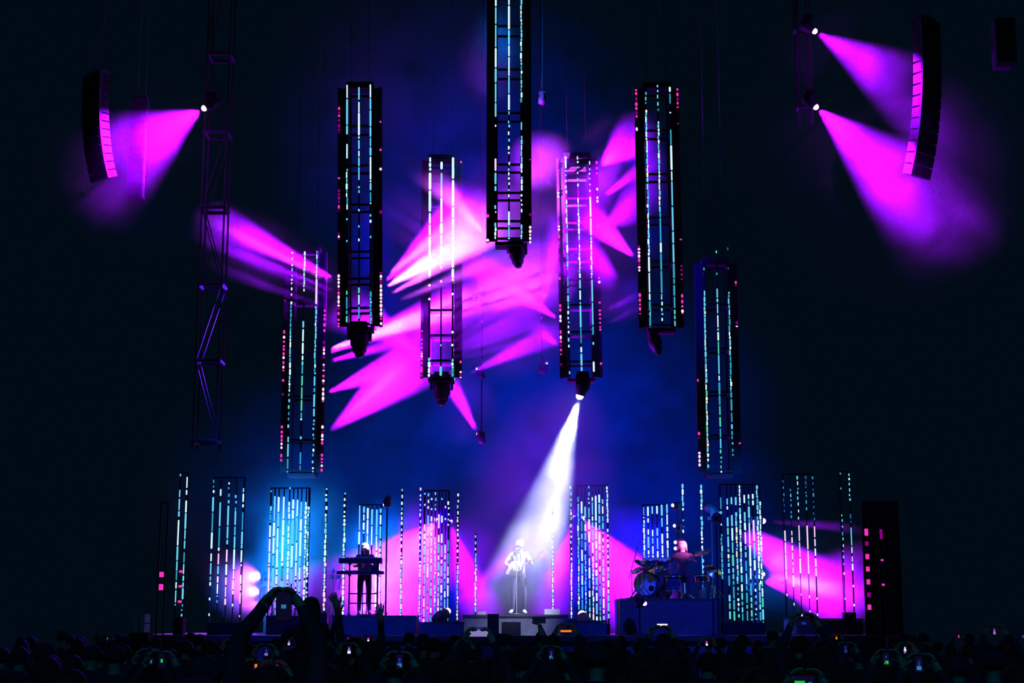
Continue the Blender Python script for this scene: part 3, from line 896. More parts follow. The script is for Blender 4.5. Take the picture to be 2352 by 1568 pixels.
# ------------------------------------------------------------------ flown speaker hangs
def line_array(label, top, n, hpx, Y, w, depth, curve, yaw, group='flown speaker hangs', bar=True):
    """Cabinets of height hpx pixels hung one below the other; lower ones tip down."""
    a = P(top[0], top[1], Y)
    S = ((a - Vector((0, 0, HC))).dot(Vector((0, math.cos(TH), math.sin(TH))))) / F
    h = hpx * S
    t = thing('speaker_hang', label, 'speaker', a, (0, 0, yaw), group)
    MB().box((0, 0, .03), (w * .8, depth * .8, .06)).build('fly_bar', STEEL, t)
    for s in (-1, 1):
        ch = MB()
        for k in range(26):
            ch.box((s * w * .25, 0, .08 + k * .16), (.03 if k % 2 else .015, .015 if k % 2 else .03, .17))
        ch.build('hoist_chain', STEEL, t)
    ang = 0.0
    pos = Vector((0, 0, -.02))
    for k in range(n):
        ang = curve * (k / n) ** 1.6
        Rm = Matrix.Rotation(ang, 3, 'X')
        c = pos + Rm @ Vector((0, 0, -h / 2))
        m = MB()
        # trapezoid cabinet, narrower at the back
        vs = []
        for (yy, ww, hh) in ((-depth / 2, w / 2, h * .46), (depth / 2, w * .40, h * .40)):
            for zz in (-1, 1):
                for xx in (-1, 1):
                    vs.append(Rm @ Vector((xx * ww, yy, zz * hh)) + c)
        m.add(vs, [(0, 1, 3, 2), (4, 6, 7, 5), (0, 4, 5, 1), (2, 3, 7, 6), (0, 2, 6, 4), (1, 5, 7, 3)])
        cb = m.build('cabinet', CAB, t)
        g = MB().box(c + Rm @ Vector((0, -depth / 2 - .012, 0)), (w * .92, .02, h * .78), rot=Rm)
        g.build('grille', GRILLE, cb)
        for s in (-1, 1):
            MB().box(c + Rm @ Vector((s * (w / 2 + .002), -depth * .30, 0)), (.02, .05, h * .98), rot=Rm).build('rigging_plate', STEEL, cb)
        pos = pos + Rm @ Vector((0, 0, -h))
    return t


line_array('long curved speaker hang at far left, its right side lit magenta', (224, 172), 13, 18.8, 32.3, .60, .34, .40, math.radians(-42))
line_array('straight hang of bass speakers between the curved hang and the left truss tower', (325, 228), 8, 30, 33.4, .35, .60, .02, .05)
line_array('long curved speaker hang at right, its left side lit bright pink', (2124, 46), 14, 26.2, 32.3, .66, .34, .36, math.radians(42))
line_array('short hang of speakers at the far top right corner', (2300, 50), 5, 21.5, 33.0, .45, .60, .04, -.05)


def truss_tower(label, px, ys, y1, Y, w, ztop=21.5):
    b = P(px, y1, Y)
    t = thing('truss_tower', label, 'truss', b, group='flown truss towers at the stage sides')
    H = ztop - b.z
    for sx in (-1, 1):
        for sy in (-1, 1):
            MB().tube((sx * w / 2, sy * w / 2, 0), (sx * w / 2, sy * w / 2, H), .022, 8).build('chord', TRUSS, t)
    zs = sorted(P(px, y, Y).z - b.z for y in ys)
    for z in zs:
        m = MB()
        for s in (-1, 1):
            m.tube((-w / 2, s * w / 2, z), (w / 2, s * w / 2, z), .045, 8)
            m.tube((s * w / 2, -w / 2, z), (s * w / 2, w / 2, z), .045, 8)
        m.build('ring', FASCIA, t)
    zz = zs + [H]
    for k in range(len(zz) - 1):
        f = 1 if k % 2 else -1
        m = MB()
        for s in (-1, 1):
            m.tube((-f * w / 2, s * w / 2, zz[k]), (f * w / 2, s * w / 2, zz[k + 1]), .014, 6)
        m.build('brace', TRUSS, t)


truss_tower('flown dark truss tower at left with faint violet cross members', 474, (133, 310, 482, 657, 832, 1015), 1030, 34, .52)
truss_tower('flown dark truss tower at right that carries the two high moving heads', 1850, (72, 250), 290, 34.0, .30)


# ------------------------------------------------------------------ people
def limb_hand(V, E, wrist, d, palm_n, curl=.35, size=1.0, spread=.25):
    """Adds palm, four fingers and a thumb to the skin graph; d along the hand, palm_n out of the palm."""
    d = Vector(d).normalized()
    n = Vector(palm_n)
    n = (n - d * n.dot(d)).normalized()
    s = d.cross(n)
    base = Vector(V[wrist][0])

    def add(p, r, par, grp='hand'):
        V.append((tuple(p), r, grp))
        E.append((par, len(V) - 1))
        return len(V) - 1
    pm = add(base + d * .055 * size, .026 * size, wrist)
    for k, (off, ln) in enumerate(((-1.5, .066), (-.5, .078), (.5, .072), (1.5, .055))):
        dirv = (d + s * off * spread * .18).normalized()
        b0 = base + d * .095 * size + s * off * .019 * size
        i0 = add(b0, .0115 * size, pm)
        p1 = b0 + (dirv * math.cos(curl) + n * math.sin(curl)) * ln * .55 * size
        i1 = add(p1, .0095 * size, i0)
        p2 = p1 + (dirv * math.cos(curl * 2.1) + n * math.sin(curl * 2.1)) * ln * .5 * size
        add(p2, .008 * size, i1)
    t0 = base + d * .035 * size - s * .028 * size
    i0 = add(t0, .013 * size, pm)
    p1 = t0 + (d * .6 - s * .7 + n * .35).normalized() * .038 * size
    i1 = add(p1, .011 * size, i0)
    add(p1 + (d * .9 - s * .1 + n * .5).normalized() * .03 * size, .009 * size, i1)


BASE = dict(pelvis=(0, 0, .98), waist=(0, 0, 1.10), chest=(0, .005, 1.30), neckb=(0, .015, 1.455), neck=(0, .005, 1.52),
            jaw=(0, -.018, 1.575), mid=(0, -.004, 1.640), crown=(0, .012, 1.705),
            sh=(.175, .01, 1.415), el=(.235, .02, 1.13), wr=(.25, -.06, .90),
            hip=(.095, 0, .91), kn=(.11, -.015, .50), an=(.12, .02, .10), toe=(.135, -.14, .04))
RAD = dict(pelvis=.135, waist=.125, chest=.15, neckb=.075, neck=.058, jaw=.072, mid=.098, crown=.076,
           sh=.072, el=.046, wr=.031, hip=.098, kn=.064, an=.046, toe=.036)
GRP = dict(pelvis='torso', waist='torso', chest='torso', neckb='torso', neck='head', jaw='head', mid='head', crown='head',
           sh='torso', el='upper', wr='fore', hip='leg', kn='leg', an='leg', toe='shoe')


def body_mesh(name, J, hands, mats, bulk=1.0, face=False, levels=1):
    """One continuous skinned figure. J overrides joints; side joints take keys like sh_l / sh_r (+x / -x).
    mats: head, torso, upper arm, forearm+hand, leg, shoe."""
    V, E, idx = [], [], {}

    def put(k, key, par=None, mirror=1):
        p = J.get(k)
        if p is None:
            b = BASE[key]
            p = (b[0] * mirror, b[1], b[2])
        r = RAD[key] * (bulk if key in ('pelvis', 'waist', 'chest', 'hip') else 1.0)
        V.append((tuple(p), r, GRP[key]))
        idx[k] = len(V) - 1
        if par is not None:
            E.append((idx[par], idx[k]))
    put('pelvis', 'pelvis')
    for k, par in (('waist', 'pelvis'), ('chest', 'waist'), ('neckb', 'chest'), ('neck', 'neckb'), ('jaw', 'neck'), ('mid', 'jaw'), ('crown', 'mid')):
        put(k, k, par)
    for s, m in (('_l', 1), ('_r', -1)):
        put('sh' + s, 'sh', 'chest', m)
        put('el' + s, 'el', 'sh' + s, m)
        put('wr' + s, 'wr', 'el' + s, m)
        put('hip' + s, 'hip', 'pelvis', m)
        put('kn' + s, 'kn', 'hip' + s, m)
        put('an' + s, 'an', 'kn' + s, m)
        put('toe' + s, 'toe', 'an' + s, m)
    if face:
        md = Vector(V[idx['mid']][0])
        jw = Vector(V[idx['jaw']][0])
        upv = (Vector(V[idx['crown']][0]) - jw).normalized()
        fw = J.get('face', Vector((0, -1, 0)))
        fw = Vector(fw)
        fw = (fw - upv * fw.dot(upv)).normalized()
        sd = upv.cross(fw)
        for (p, r) in ((md + fw * .105 - upv * .02, .013), (md + sd * .1, .016), (md - sd * .1, .016)):
            V.append((tuple(p), r, 'head'))
            E.append((idx['mid'], len(V) - 1))
    for s in ('_l', '_r'):
        h = hands.get(s)
        if h is None:
            w, e = Vector(V[idx['wr' + s]][0]), Vector(V[idx['el' + s]][0])
            h = ((w - e), Vector((-1 if s == '_l' else 1, 0, 0)), .4)
        limb_hand(V, E, idx['wr' + s], h[0], h[1], h[2], 1.0)
    me = bpy.data.meshes.new(name)
    me.from_pydata([v[0] for v in V], E, [])
    o = bpy.data.objects.new(name + '_skin', me)
    C.objects.link(o)
    md_ = o.modifiers.new('skin', 'SKIN')
    md_.use_smooth_shade = True
    sk = me.skin_vertices[0].data
    for i, v in enumerate(V):
        sk[i].radius = (v[1], v[1])
        sk[i].use_root = (i == 0)
    ss = o.modifiers.new('sub', 'SUBSURF')
    ss.levels = levels
    ss.render_levels = levels
    dg = bpy.context.evaluated_depsgraph_get()
    res = bpy.data.meshes.new_from_object(o.evaluated_get(dg))
    bpy.data.objects.remove(o)
    bpy.data.meshes.remove(me)
    res.name = name
    res.materials.clear()
    for m in list(mats) + [SKIN]:
        res.materials.append(m)
    segs = []
    MI = {'head': 0, 'torso': 1, 'upper': 2, 'fore': 3, 'hand': 6, 'leg': 4, 'shoe': 5}
    for a, b in E:
        segs.append((Vector(V[a][0]), Vector(V[b][0]), MI[V[b][2]], V[b][1]))
    for p in res.polygons:
        c = p.center
        best, bi = 9e9, 0
        for a, b, mi, r in segs:
            ab = b - a
            t = max(0, min(1, (c - a).dot(ab) / max(ab.length_squared, 1e-9)))
            dd = (a + ab * t - c).length - r
            if dd < best:
                best, bi = dd, mi
        p.material_index = bi
    return res


def hair_mesh(name, m, c=(0, .014, 1.655), r=(.103, .115, .108), long=0.0, cut=-.25, fw=None):
    """A cap of hair with uneven fringe; long adds hair falling behind to the shoulders."""
    mb = MB()
    n, k = 18, 8
    vs, fs = [], []
    rr = random.Random(sum(map(ord, name)))
    for j in range(k + 1):
        t = j / k
        for i in range(n):
            a = 2 * PI * i / n
            front = -math.sin(a)                     # 1 at the face side (-y)
            low = cut - .25 + (.85 * max(front, 0) ** .6)
            zz = 1 + (low - 1) * t
            rad = math.sqrt(max(1 - min(zz, 1) ** 2, 0)) if zz > -.2 else .98
            jit = 1 + rr.uniform(-.05, .04) * t ** 2
            rad *= 1 - .13 * max(front, 0) * t ** 2
            x, y, z = c[0] + r[0] * rad * math.cos(a) * jit, c[1] + r[1] * rad * math.sin(a) * jit, c[2] + r[2] * zz
            if long and front < .35:
                z -= long * t ** 2
                if t > .6:
                    y += .02 * (t - .6)
            vs.append((x, y, z))
    for j in range(k):
        for i in range(n):
            q = (i + 1) % n
            fs.append((j * n + i, (j + 1) * n + i, (j + 1) * n + q, j * n + q))
    mb.add(vs, fs)
    me = mb.mesh(name, m, True)
    return me


def eyes(parent, c, fw, up, mat_):
    fw, up = Vector(fw).normalized(), Vector(up).normalized()
    sd = up.cross(fw)
    for s in (-1, 1):
        MB().ball(Vector(c) + fw * .082 + sd * s * .033 + up * .012, .011, 8, 6).build('eye', mat_, parent, True)
    MB().ball(Vector(c) + fw * .078 - up * .055, (.024, .010, .007), 8, 6).build('mouth', MAPLE, parent, True)


EYE = mat('dark_eye', (.02, .02, .02), .2)

# --- guitarist
gx = P(1193, 1410, 36.6)
guit = thing('person', 'guitarist in grey-blue tee and dark jeans playing a pale guitar in the white beam', 'person', (gx.x, 36.6, Z_MAIN), (0, 0, math.radians(-8)))
gb = body_mesh('body', dict(pelvis=(-.01, 0, .98), chest=(.0, .0, 1.31), neckb=(.01, .0, 1.46), neck=(.012, -.012, 1.525), jaw=(.005, -.04, 1.575), mid=(.008, -.03, 1.64), crown=(.012, -.005, 1.705),
                            el_r=(-.335, -.02, 1.19), wr_r=(-.12, -.23, 1.09), el_l=(.30, -.05, 1.16), wr_l=(.29, -.26, 1.24),
                            hip_l=(.095, 0, .92), kn_l=(.12, -.02, .5), an_l=(.10, .03, .10), toe_l=(.17, -.13, .04),
                            kn_r=(-.15, -.01, .5), an_r=(-.17, .02, .10), toe_r=(-.21, -.13, .04)),
               {'_r': (Vector((.5, -.25, -.25)), Vector((0, .5, -.4)), .7), '_l': (Vector((.15, -.45, .35)), Vector((-.6, .3, -.2)), .9)},
               [SKIN, SHIRT, SKIN, SKIN, JEANS, SHOE_W], .92, True, 2)
gbo = obj('body', gb, guit)
obj('hair', hair_mesh('short_hair', HAIR_L, c=(.01, -.008, 1.66), r=(.103, .112, .095), cut=-.05), guit)
eyes(guit, (.007, -.03, 1.635), (0, -1, -.1), (0, -.1, 1), EYE)
# guitar (held across the body)
gt = thing('electric_guitar', 'pale electric guitar with a red-brown neck slung on the guitarist', 'guitar', gx + Vector((-.07, 0, 1.075)) + Vector((0, 0, Z_MAIN - gx.z)) + Vector((0, -.20, 0)),
           (math.radians(6), math.radians(-27), math.radians(-8)))
outline = []
for i in range(40):
    a = 2 * PI * i / 40
    rx = .205 + .025 * math.cos(2 * a) - .03 * math.cos(3 * a + .3)
    rz = .150 - .035 * math.cos(2 * a) + .012 * math.sin(a)
    outline.append((math.cos(a) * rx - .02, math.sin(a) * rz))
m = MB()
n = len(outline)
m.add([(x, -.022, z) for x, z in outline] + [(x, .022, z) for x, z in outline],
      [tuple(range(n)), tuple(range(2 * n - 1, n - 1, -1))] + [(i, i + n, (i + 1) % n + n, (i + 1) % n) for i in range(n)])
m.build('guitar_body', GUITAR, gt)
m = MB().box((.03, -.028, -.02), (.16, .012, .13))
m.build('pickguard', mat('pearl_pickguard', (.7, .66, .7), .3), gt)
m = MB()
for x in (-.07, .0, .07):
    m.box((x, -.038, 0), (.02, .012, .075))
m.build('pickup', BLACK, gt)
MB().box((-.13, -.034, 0), (.03, .02, .08)).build('bridge', CHROME, gt)
MB().box((.40, -.028, .0), (.46, .026, .048)).build('neck', MAPLE, gt)
MB().box((.70, -.022, .012), (.17, .018, .085), rot=Matrix.Rotation(-.12, 3, 'Y')).build('headstock', MAPLE, gt)
m = MB()
for k in range(6):
    m.tube((.645 + k * .024, -.022, .045), (.645 + k * .024, -.022, .08), .008, 6)
m.build('tuning_peg', CHROME, gt)
m = MB()
for k in range(6):
    m.tube((-.13, -.047, -.016 + k * .0064), (.63, -.043, -.016 + k * .0064), .0016, 4)
m.build('string', CHROME, gt)
st = MB()
pts = [(.16, .03, .10), (.24, .09, .26), (.16, .20, .42), (-.02, .30, .34), (-.18, .28, .12), (-.2, .1, -.05), (-.19, .02, -.06)]
for p, q in zip(pts[:-1], pts[1:]):
    st.tube(p, q, .014, 6)
st.build('strap', BLACK, gt)


def mic_stand(label, px, base_y, Y, zb, top_py, tilt=0.0, boom=None, name='microphone_stand'):
    b = P(px, base_y, Y)
    t = thing(name, label, 'microphone stand', (b.x, Y, zb))
    H = P(px, top_py, Y).z - zb
    MB().rings([(.15, 0), (.15, .012), (.03, .03), (.018, .05)], 18).build('base', BLACK, t)
    MB().tube((0, 0, .04), (tilt, 0, H), .011, 8).build('pole', mat('grey_pole', (.25, .25, .27), .4, .6), t)
    tip = Vector((tilt, 0, H))
    if boom:
        e = tip + Vector(boom)
        MB().tube(tip - Vector(boom) * .45, e, .009, 8).build('boom', BLACK, t)
        d = Vector(boom).normalized()
    else:
        e, d = tip, Vector((.5, .6, .25)).normalized()
    M = Matrix.Translation(e) @ d.to_track_quat('Z', 'Y').to_matrix().to_4x4()
    MB().rings([(.010, -.05), (.014, .03), (.015, .06), (.022, .068), (.023, .09), (.014, .108)], 12, M).build('microphone', STEEL, t, True)
    return t


mic_stand('straight microphone stand in front of the guitarist', 1186, 1410, 36.15, Z_MAIN, 1261)
mic_stand('boom microphone stand left of the bass drum', 1452, 1370, 36.2, Z_DRUM, 1305, 0, (.16, 0, .55))

# monitors and boxes on the stage
def wedge(px0, px1, py, Y, z, h, label):
    a, b = P(px0, py, Y), P(px1, py, Y)
    w = b.x - a.x
    t = thing('monitor_wedge', label, 'monitor', ((a.x + b.x) / 2, Y, z), group='floor monitors')
    m = MB().add([(-w / 2, -.18, 0), (w / 2, -.18, 0), (w / 2, .22, 0), (-w / 2, .22, 0), (-w / 2, -.10, h), (w / 2, -.10, h), (w / 2, .10, h * .45), (-w / 2, .10, h * .45)],
                 [(0, 3, 2, 1), (0, 1, 5, 4), (4, 5, 6, 7), (7, 6, 2, 3), (0, 4, 7, 3), (1, 2, 6, 5)])
    c = m.build('cabinet', PLASTIC, t)
    MB().box((0, .01, h * .78), (w * .8, .2, .01), rot=Matrix.Rotation(math.radians(-55 * h), 3, 'X')).build('grille', GRILLE, t)


wedge(1250, 1286, 1410, 36.2, Z_MAIN, .13, 'low floor monitor at the right end of the guitarist riser')
wedge(1152, 1196, 1440, 35.4, DZ, .30, 'dark floor monitor in front of the guitarist riser')
wedge(1120, 1146, 1438, 35.35, DZ, .48, 'tall dark monitor box left of the microphone stand')
wedge(1098, 1116, 1411, 36.3, Z_MAIN, .07, 'small pedal box left on the guitarist riser')

# --- keyboard player
kx = P(836, 1408, 37.3)
kb = thing('person', 'keyboard player with pink-lit fair hair behind the two-tier keyboards', 'person', (kx.x, 37.3, Z_KEYS), (0, 0, math.radians(10)))
me = body_mesh('body', dict(chest=(0, -.05, 1.30), neckb=(0, -.08, 1.45), neck=(0, -.11, 1.51), jaw=(-.01, -.15, 1.555), mid=(-.01, -.145, 1.62), crown=(-.008, -.125, 1.685),
                            sh_l=(.175, -.05, 1.40), sh_r=(-.175, -.05, 1.40), el_l=(.27, -.15, 1.17), wr_l=(.20, -.40, 1.19), el_r=(-.27, -.15, 1.17), wr_r=(-.16, -.40, 1.19)),
               {'_l': (Vector((-.1, -1, -.1)), Vector((0, 0, -1)), .4), '_r': (Vector((.1, -1, -.1)), Vector((0, 0, -1)), .4)},
               [SKIN, TEE_D, TEE_D, SKIN, TEE_N, SHOE], .95, True, 2)
obj('body', me, kb)
obj('hair', hair_mesh('long_fair_hair', HAIR_L, c=(-.01, -.128, 1.64), r=(.108, .118, .105), long=.22), kb)
eyes(kb, (-.01, -.145, 1.615), (0, -1, -.25), (0, -.25, 1), EYE)


def keyboard(label, x0, x1, y0, y1, Y, z_add=0):
    a, b = P(x0, y1, Y), P(x1, y0, Y)
    w, h = b.x - a.x, b.z - a.z
    t = thing('keyboard', label, 'keyboard', ((a.x + b.x) / 2, Y, a.z), group='keyboards')
    MB().box((0, .17, h / 2), (w, .36, h)).build('case', PLASTIC, t)
    n = 36
    m = MB()
    kw = (w - .14) / n
    for k in range(n):
        m.box((-w / 2 + .07 + kw * (k + .5), .27, h + .008), (kw * .92, .13, .016))
    m.build('white_key', KEYW, t)
    m = MB()
    for k in range(n - 1):
        if k % 7 not in (2, 6):
            m.box((-w / 2 + .07 + kw * (k + 1), .24, h + .024), (kw * .5, .08, .014))
    m.build('black_key', PLASTIC, t)
    m = MB()
    for k in range(9):
        m.rings([(.014, 0), (.012, .02)], 8, Matrix.Translation((-w / 2 + .15 + k * .08, .06, h)))
    m.build('knob', STEEL, t)


keyboard('upper keyboard of the two-tier stand', 778, 876, 1281, 1293, 36.6)
keyboard('lower keyboard of the two-tier stand', 773, 880, 1311, 1318, 36.6)
a, b = P(801, 1410, 36.75), P(866, 1410, 36.75)
ks = thing('keyboard_stand', 'black two-tier keyboard stand on the low riser', 'stand', ((a.x + b.x) / 2, 36.75, Z_KEYS))
w = b.x - a.x
zt = P(801, 1294, 36.75).z - Z_KEYS
for s in (-1, 1):
    MB().box((s * w / 2, 0, zt / 2), (.035, .035, zt)).build('leg', BLACK, ks)
    MB().box((s * w / 2, .1, .02), (.04, .55, .035)).build('foot', BLACK, ks)
    for py in (1294.5, 1319.5):
        MB().box((s * w / 2, .05, P(801, py, 36.75).z - Z_KEYS - .01), (.035, .36, .03)).build('arm', BLACK, ks)
for py in (1363, 1385):
    MB().tube((-w / 2, 0, P(801, py, 36.75).z - Z_KEYS), (w / 2, 0, P(801, py, 36.75).z - Z_KEYS), .014, 8).build('cross_bar', BLACK, ks)
# small drum machine on the lower keyboard and a laptop-like module
a, b = P(851, 1311, 36.7), P(869, 1297, 36.7)
o = tag(MB().box((0, .1, (b.z - a.z) / 2), (b.x - a.x, .2, b.z - a.z)).box((0, -.004, (b.z - a.z) * .75), ((b.x - a.x) * .8, .01, .02), 1).build('sound_module', [PLASTIC, STEEL], None, loc=((a.x + b.x) / 2, 36.68, a.z)),
        'small dark sound module standing on the lower keyboard', 'module')
# percussion stand left of the keyboards
pb = P(764, 1410, 36.6)
pt = thing('percussion_stand', 'slim stand with small pink-lit percussion left of the keyboards', 'percussion', (pb.x, 36.6, Z_KEYS))
zt = P(764, 1326, 36.6).z - Z_KEYS
MB().tube((0, 0, 0), (0, 0, zt), .014, 8).build('pole', STEEL, pt)
for k in range(3):
    a_ = k * 2 * PI / 3 + .4
    MB().tube((0, 0, .3), (.22 * math.cos(a_), .22 * math.sin(a_), .01), .010, 6).build('leg', STEEL, pt)
for (x, z, r, t_) in ((-.06, .0, .07, .07), (.1, .0, .07, .07)):
    MB().rings([(r, zt - .03), (r, zt + .06)], 14, Matrix.Translation((x, 0, 0))).build('bongo', mat('pale_wood', (.6, .4, .35), .4), pt)
MB().box((.16, -.05, zt - .16), (.03, .03, .26), rot=Matrix.Rotation(.2, 3, 'Y')).build('chime_bar', STEEL, pt)
MB().rings([(.012, zt + .06), (.06, zt + .17), (.01, zt + .24)], 10, Matrix.Translation((-.02, 0, 0))).build('shaker', mat('pale_plastic', (.7, .6, .65), .3), pt)


# --- drum kit
def drum(name, label, loc, r, h, tilt, legs=0, shell=SHELL, axis=None, group='drums of the kit'):
    """axis: direction of the struck head."""
    t = thing(name, label, 'drum', loc, group=group)
    d = Vector(axis or (0, -.25, 1)).normalized()
    M = d.to_track_quat('Z', 'Y').to_matrix().to_4x4()
    MB().rings([(r, 0), (r, h)], 28, M, caps=False).build('shell', shell, t, True)
    for z in (0.0, h):
        hp = MB().rings([(r * .9, z - .004), (r + .018, z - .018), (r + .018, z + .018), (r * .93, z + .02)], 28, M, caps=False)
        hp.build('hoop', CHROME if r < .25 else SHELL, t, True)
    MB().rings([(r * .97, h - .004), (r * .97, h + .004)], 28, M).build('drum_head', DRUMHEAD, t)
    MB().rings([(r * .97, -.004), (r * .97, .004)], 28, M).build('drum_head', DRUMHEAD, t)
    lg = MB()
    for k in range(8):
        a_ = 2 * PI * k / 8
        c = M @ Vector((r * math.cos(a_) * 1.02, r * math.sin(a_) * 1.02, h * .5))
        lg.box(c, (.02, .02, min(h * .4, .1)), rot=M.to_3x3())
    lg.build('tension_lug', CHROME, t)
    for k in range(legs):
        a_ = 2 * PI * k / legs + .5
        MB().tube((r * 1.03 * math.cos(a_), r * 1.03 * math.sin(a_), h * .6), (r * 1.12 * math.cos(a_), r * 1.12 * math.sin(a_), -(loc[2] - Z_DRUM) + .005), .009, 6).build('leg', CHROME, t)
    return t, M


bd = P(1484, 1341, 36.45)
ax = Vector((-.38, -.93, .0)).normalized()
t, M = drum('bass_drum', 'bass drum of the kit, its round head turned to the front left', (bd.x - ax.x * .45, bd.y - ax.y * .45, bd.z), .285, .45, 0, 0, axis=(ax.x, ax.y, 0.001))
MB().rings([(.07, .456), (.07, .459)], 16, M @ Matrix.Translation((.13, -.1, 0))).build('port_hole', BLACK, t)
for s in (-1, 1):
    sd = Vector((-ax.y, ax.x, 0)) * s
    MB().tube(sd * .27 + ax * .3 + Vector((0, 0, -.1)), sd * .36 + ax * .48 + Vector((0, 0, -.285)), .012, 6).build('spur', CHROME, t)
q = P(1492, 1296, 36.6)
drum('rack_tom', 'small rack tom above the bass drum', (q.x, q.y + .1, q.z - .05), .14, .18, 0, axis=(.05, -.3, 1))
q = P(1525, 1298, 36.7)
drum('rack_tom', 'second rack tom right of the first above the bass drum', (q.x, q.y + .1, q.z - .06), .16, .2, 0, axis=(-.05, -.3, 1))
q = P(1545, 1356, 36.4)
drum('floor_tom', 'floor tom standing right of the bass drum', (q.x, q.y, Z_DRUM + .18), .20, .34, 0, 3, axis=(0, -.06, 1))
q = P(1612, 1335, 36.7)
t, _ = drum('snare_drum', 'snare drum on its stand right of the drummer', (q.x, q.y, q.z), .178, .14, 0, 0, CHROME, axis=(-.1, -.12, 1))
for k in range(3):
    a_ = k * 2 * PI / 3
    MB().tube((0, 0, -.02), (.2 * math.cos(a_), .2 * math.sin(a_), -(q.z - Z_DRUM) + .01), .010, 6).build('stand_leg', CHROME, t)


def cymbal(label, px, py, Y, r, tilt, n=1):
    c = P(px, py, Y)
    t = thing('cymbal', label, 'cymbal', (c.x, c.y, Z_DRUM), group='cymbals of the kit')
    H = c.z - Z_DRUM
    MB().tube((0, 0, .25), (0, 0, H + .03), .011, 8).build('pole', CHROME, t)
    for k in range(3):
        a_ = k * 2 * PI / 3 + .3
        MB().tube((0, 0, .3), (.24 * math.cos(a_), .24 * math.sin(a_), .005), .010, 6).build('leg', CHROME, t)
    for k in range(n):
        M = Matrix.Translation((0, 0, H - k * .035)) @ Matrix.Rotation(tilt[0], 4, 'X') @ Matrix.Rotation(tilt[1], 4, 'Y')
        MB().rings([(r, -.012), (r * .98, -.010), (r * .3, .012), (r * .26, .02), (r * .12, .042), (.01, .045)], 28, M, caps=False).build('cymbal_plate', BRASS, t, True)
    MB().rings([(.012, H + .03), (.012, H + .06)], 8).build('wing_nut', CHROME, t)


cymbal('crash cymbal above the bass drum catching pink light', 1476, 1293, 36.3, .20, (.45, .35))
cymbal('second crash cymbal left over the bass drum', 1464, 1309, 36.2, .15, (.5, -.4))
cymbal('ride cymbal right over the bass drum', 1506, 1305, 36.35, .19, (.5, -.2))
cymbal('hi-hat pair right of the drummer', 1632, 1300, 36.5, .17, (.12, .1), 2)
cymbal('crash cymbal at the right end of the kit, tipped towards the front', 1641, 1313, 36.3, .18, (.9, .25))
cymbal('high crash cymbal behind the drummer at right', 1612, 1268, 37.5, .2, (.4, -.3))

dx = P(1572, 1374, 37.35)
dr = thing('person', 'seated drummer in dark clothes with pink light on hair and arms', 'person', (dx.x, 37.35, Z_DRUM), (0, 0, math.radians(-22)))
dz = -.40
me = body_mesh('body', dict(pelvis=(0, .02, .60), waist=(0, .01, .74), chest=(0, -.03, .96), neckb=(0, -.04, 1.11), neck=(0, -.055, 1.17), jaw=(.0, -.08, 1.22), mid=(0, -.07, 1.285), crown=(0, -.05, 1.35),
                            sh_l=(.185, -.02, 1.06), sh_r=(-.185, -.02, 1.06), el_l=(.34, -.12, .88), wr_l=(.30, -.36, .92), el_r=(-.36, -.13, .90), wr_r=(-.34, -.36, 1.0),
                            hip_l=(.11, -.02, .56), hip_r=(-.11, -.02, .56), kn_l=(.22, -.42, .56), kn_r=(-.22, -.42, .56), an_l=(.22, -.44, .12), an_r=(-.22, -.44, .12), toe_l=(.24, -.6, .06), toe_r=(-.24, -.6, .06)),
               {'_l': (Vector((-.2, -1, .3)), Vector((-.5, 0, -1)), 1.1), '_r': (Vector((.2, -1, .4)), Vector((.5, 0, -1)), 1.1)},
               [SKIN, TEE_D, TEE_D, SKIN, TEE_N, SHOE], 1.0, True, 2)
obj('body', me, dr)
obj('hair', hair_mesh('drummer_hair', HAIR_L, c=(0, -.055, 1.30), r=(.108, .118, .11), long=.10), dr)
eyes(dr, (0, -.07, 1.28), (0, -1, -.05), (0, -.05, 1), EYE)
Rz = Matrix.Rotation(math.radians(-22), 3, 'Z')
for (wx, wy, wz, ex, ey, ez, lab) in ((.28, -.44, .93, .12, -.78, 1.05, 'drumstick in the left hand of the drummer'), (-.32, -.44, 1.02, -.2, -.72, 1.28, 'drumstick raised in the right hand of the drummer')):
    p, q = Rz @ Vector((wx, wy, wz)), Rz @ Vector((ex, ey, ez))
    tag(MB().tube(p, q, .008, 8, .005).build('drumstick', mat('hickory', (.6, .42, .25), .5), loc=(dx.x, 37.35, Z_DRUM)), lab, 'drumstick')
th = thing('drum_throne', 'round drum stool under the drummer', 'stool', (dx.x + .01, 37.38, Z_DRUM))
MB().rings([(.16, .40), (.17, .43), (.17, .47), (.15, .49)], 20).build('seat', PLASTIC, th, True)
MB().tube((0, 0, .15), (0, 0, .40), .02, 8).build('pole', CHROME, th)
for k in range(3):
    a_ = k * 2 * PI / 3
    MB().tube((0, 0, .2), (.24 * math.cos(a_), .24 * math.sin(a_), .005), .012, 6).build('leg', CHROME, th)
for k, (px, py) in enumerate(((1552, 1245), (1552, 1259), (1546, 1160), (1550, 1207))):
    a_, b_ = P(px, py, 38.3), P(px - 60, py + 4, 37.5)
    lamp_head(('upper small pink lamp left of the drummer head', 'lower small pink lamp left of the drummer head', 'small pink lamp high above the drummer', 'dim pink lamp between the drummer and the six-strip column')[k],
              px, py, 38.0, px - 80, py + 3, 37.6, 12, (.10, .10, .10, .03)[k], hang=False, s=.5)
# added pink fill lamps for the drummer and the keyboard player
lamp_head('added pink fill lamp before the drum riser lighting the drummer', 1640, 1190, 35.7, 1578, 1252, 37.3, 24, .07, (1, .10, .6), hang=False, s=.5)
lamp_head('added pink fill lamp beside the keyboards lighting the keyboard player', 884, 1158, 36.9, 838, 1243, 37.15, 22, .16, (1, .25, .75), hang=False, s=.5)


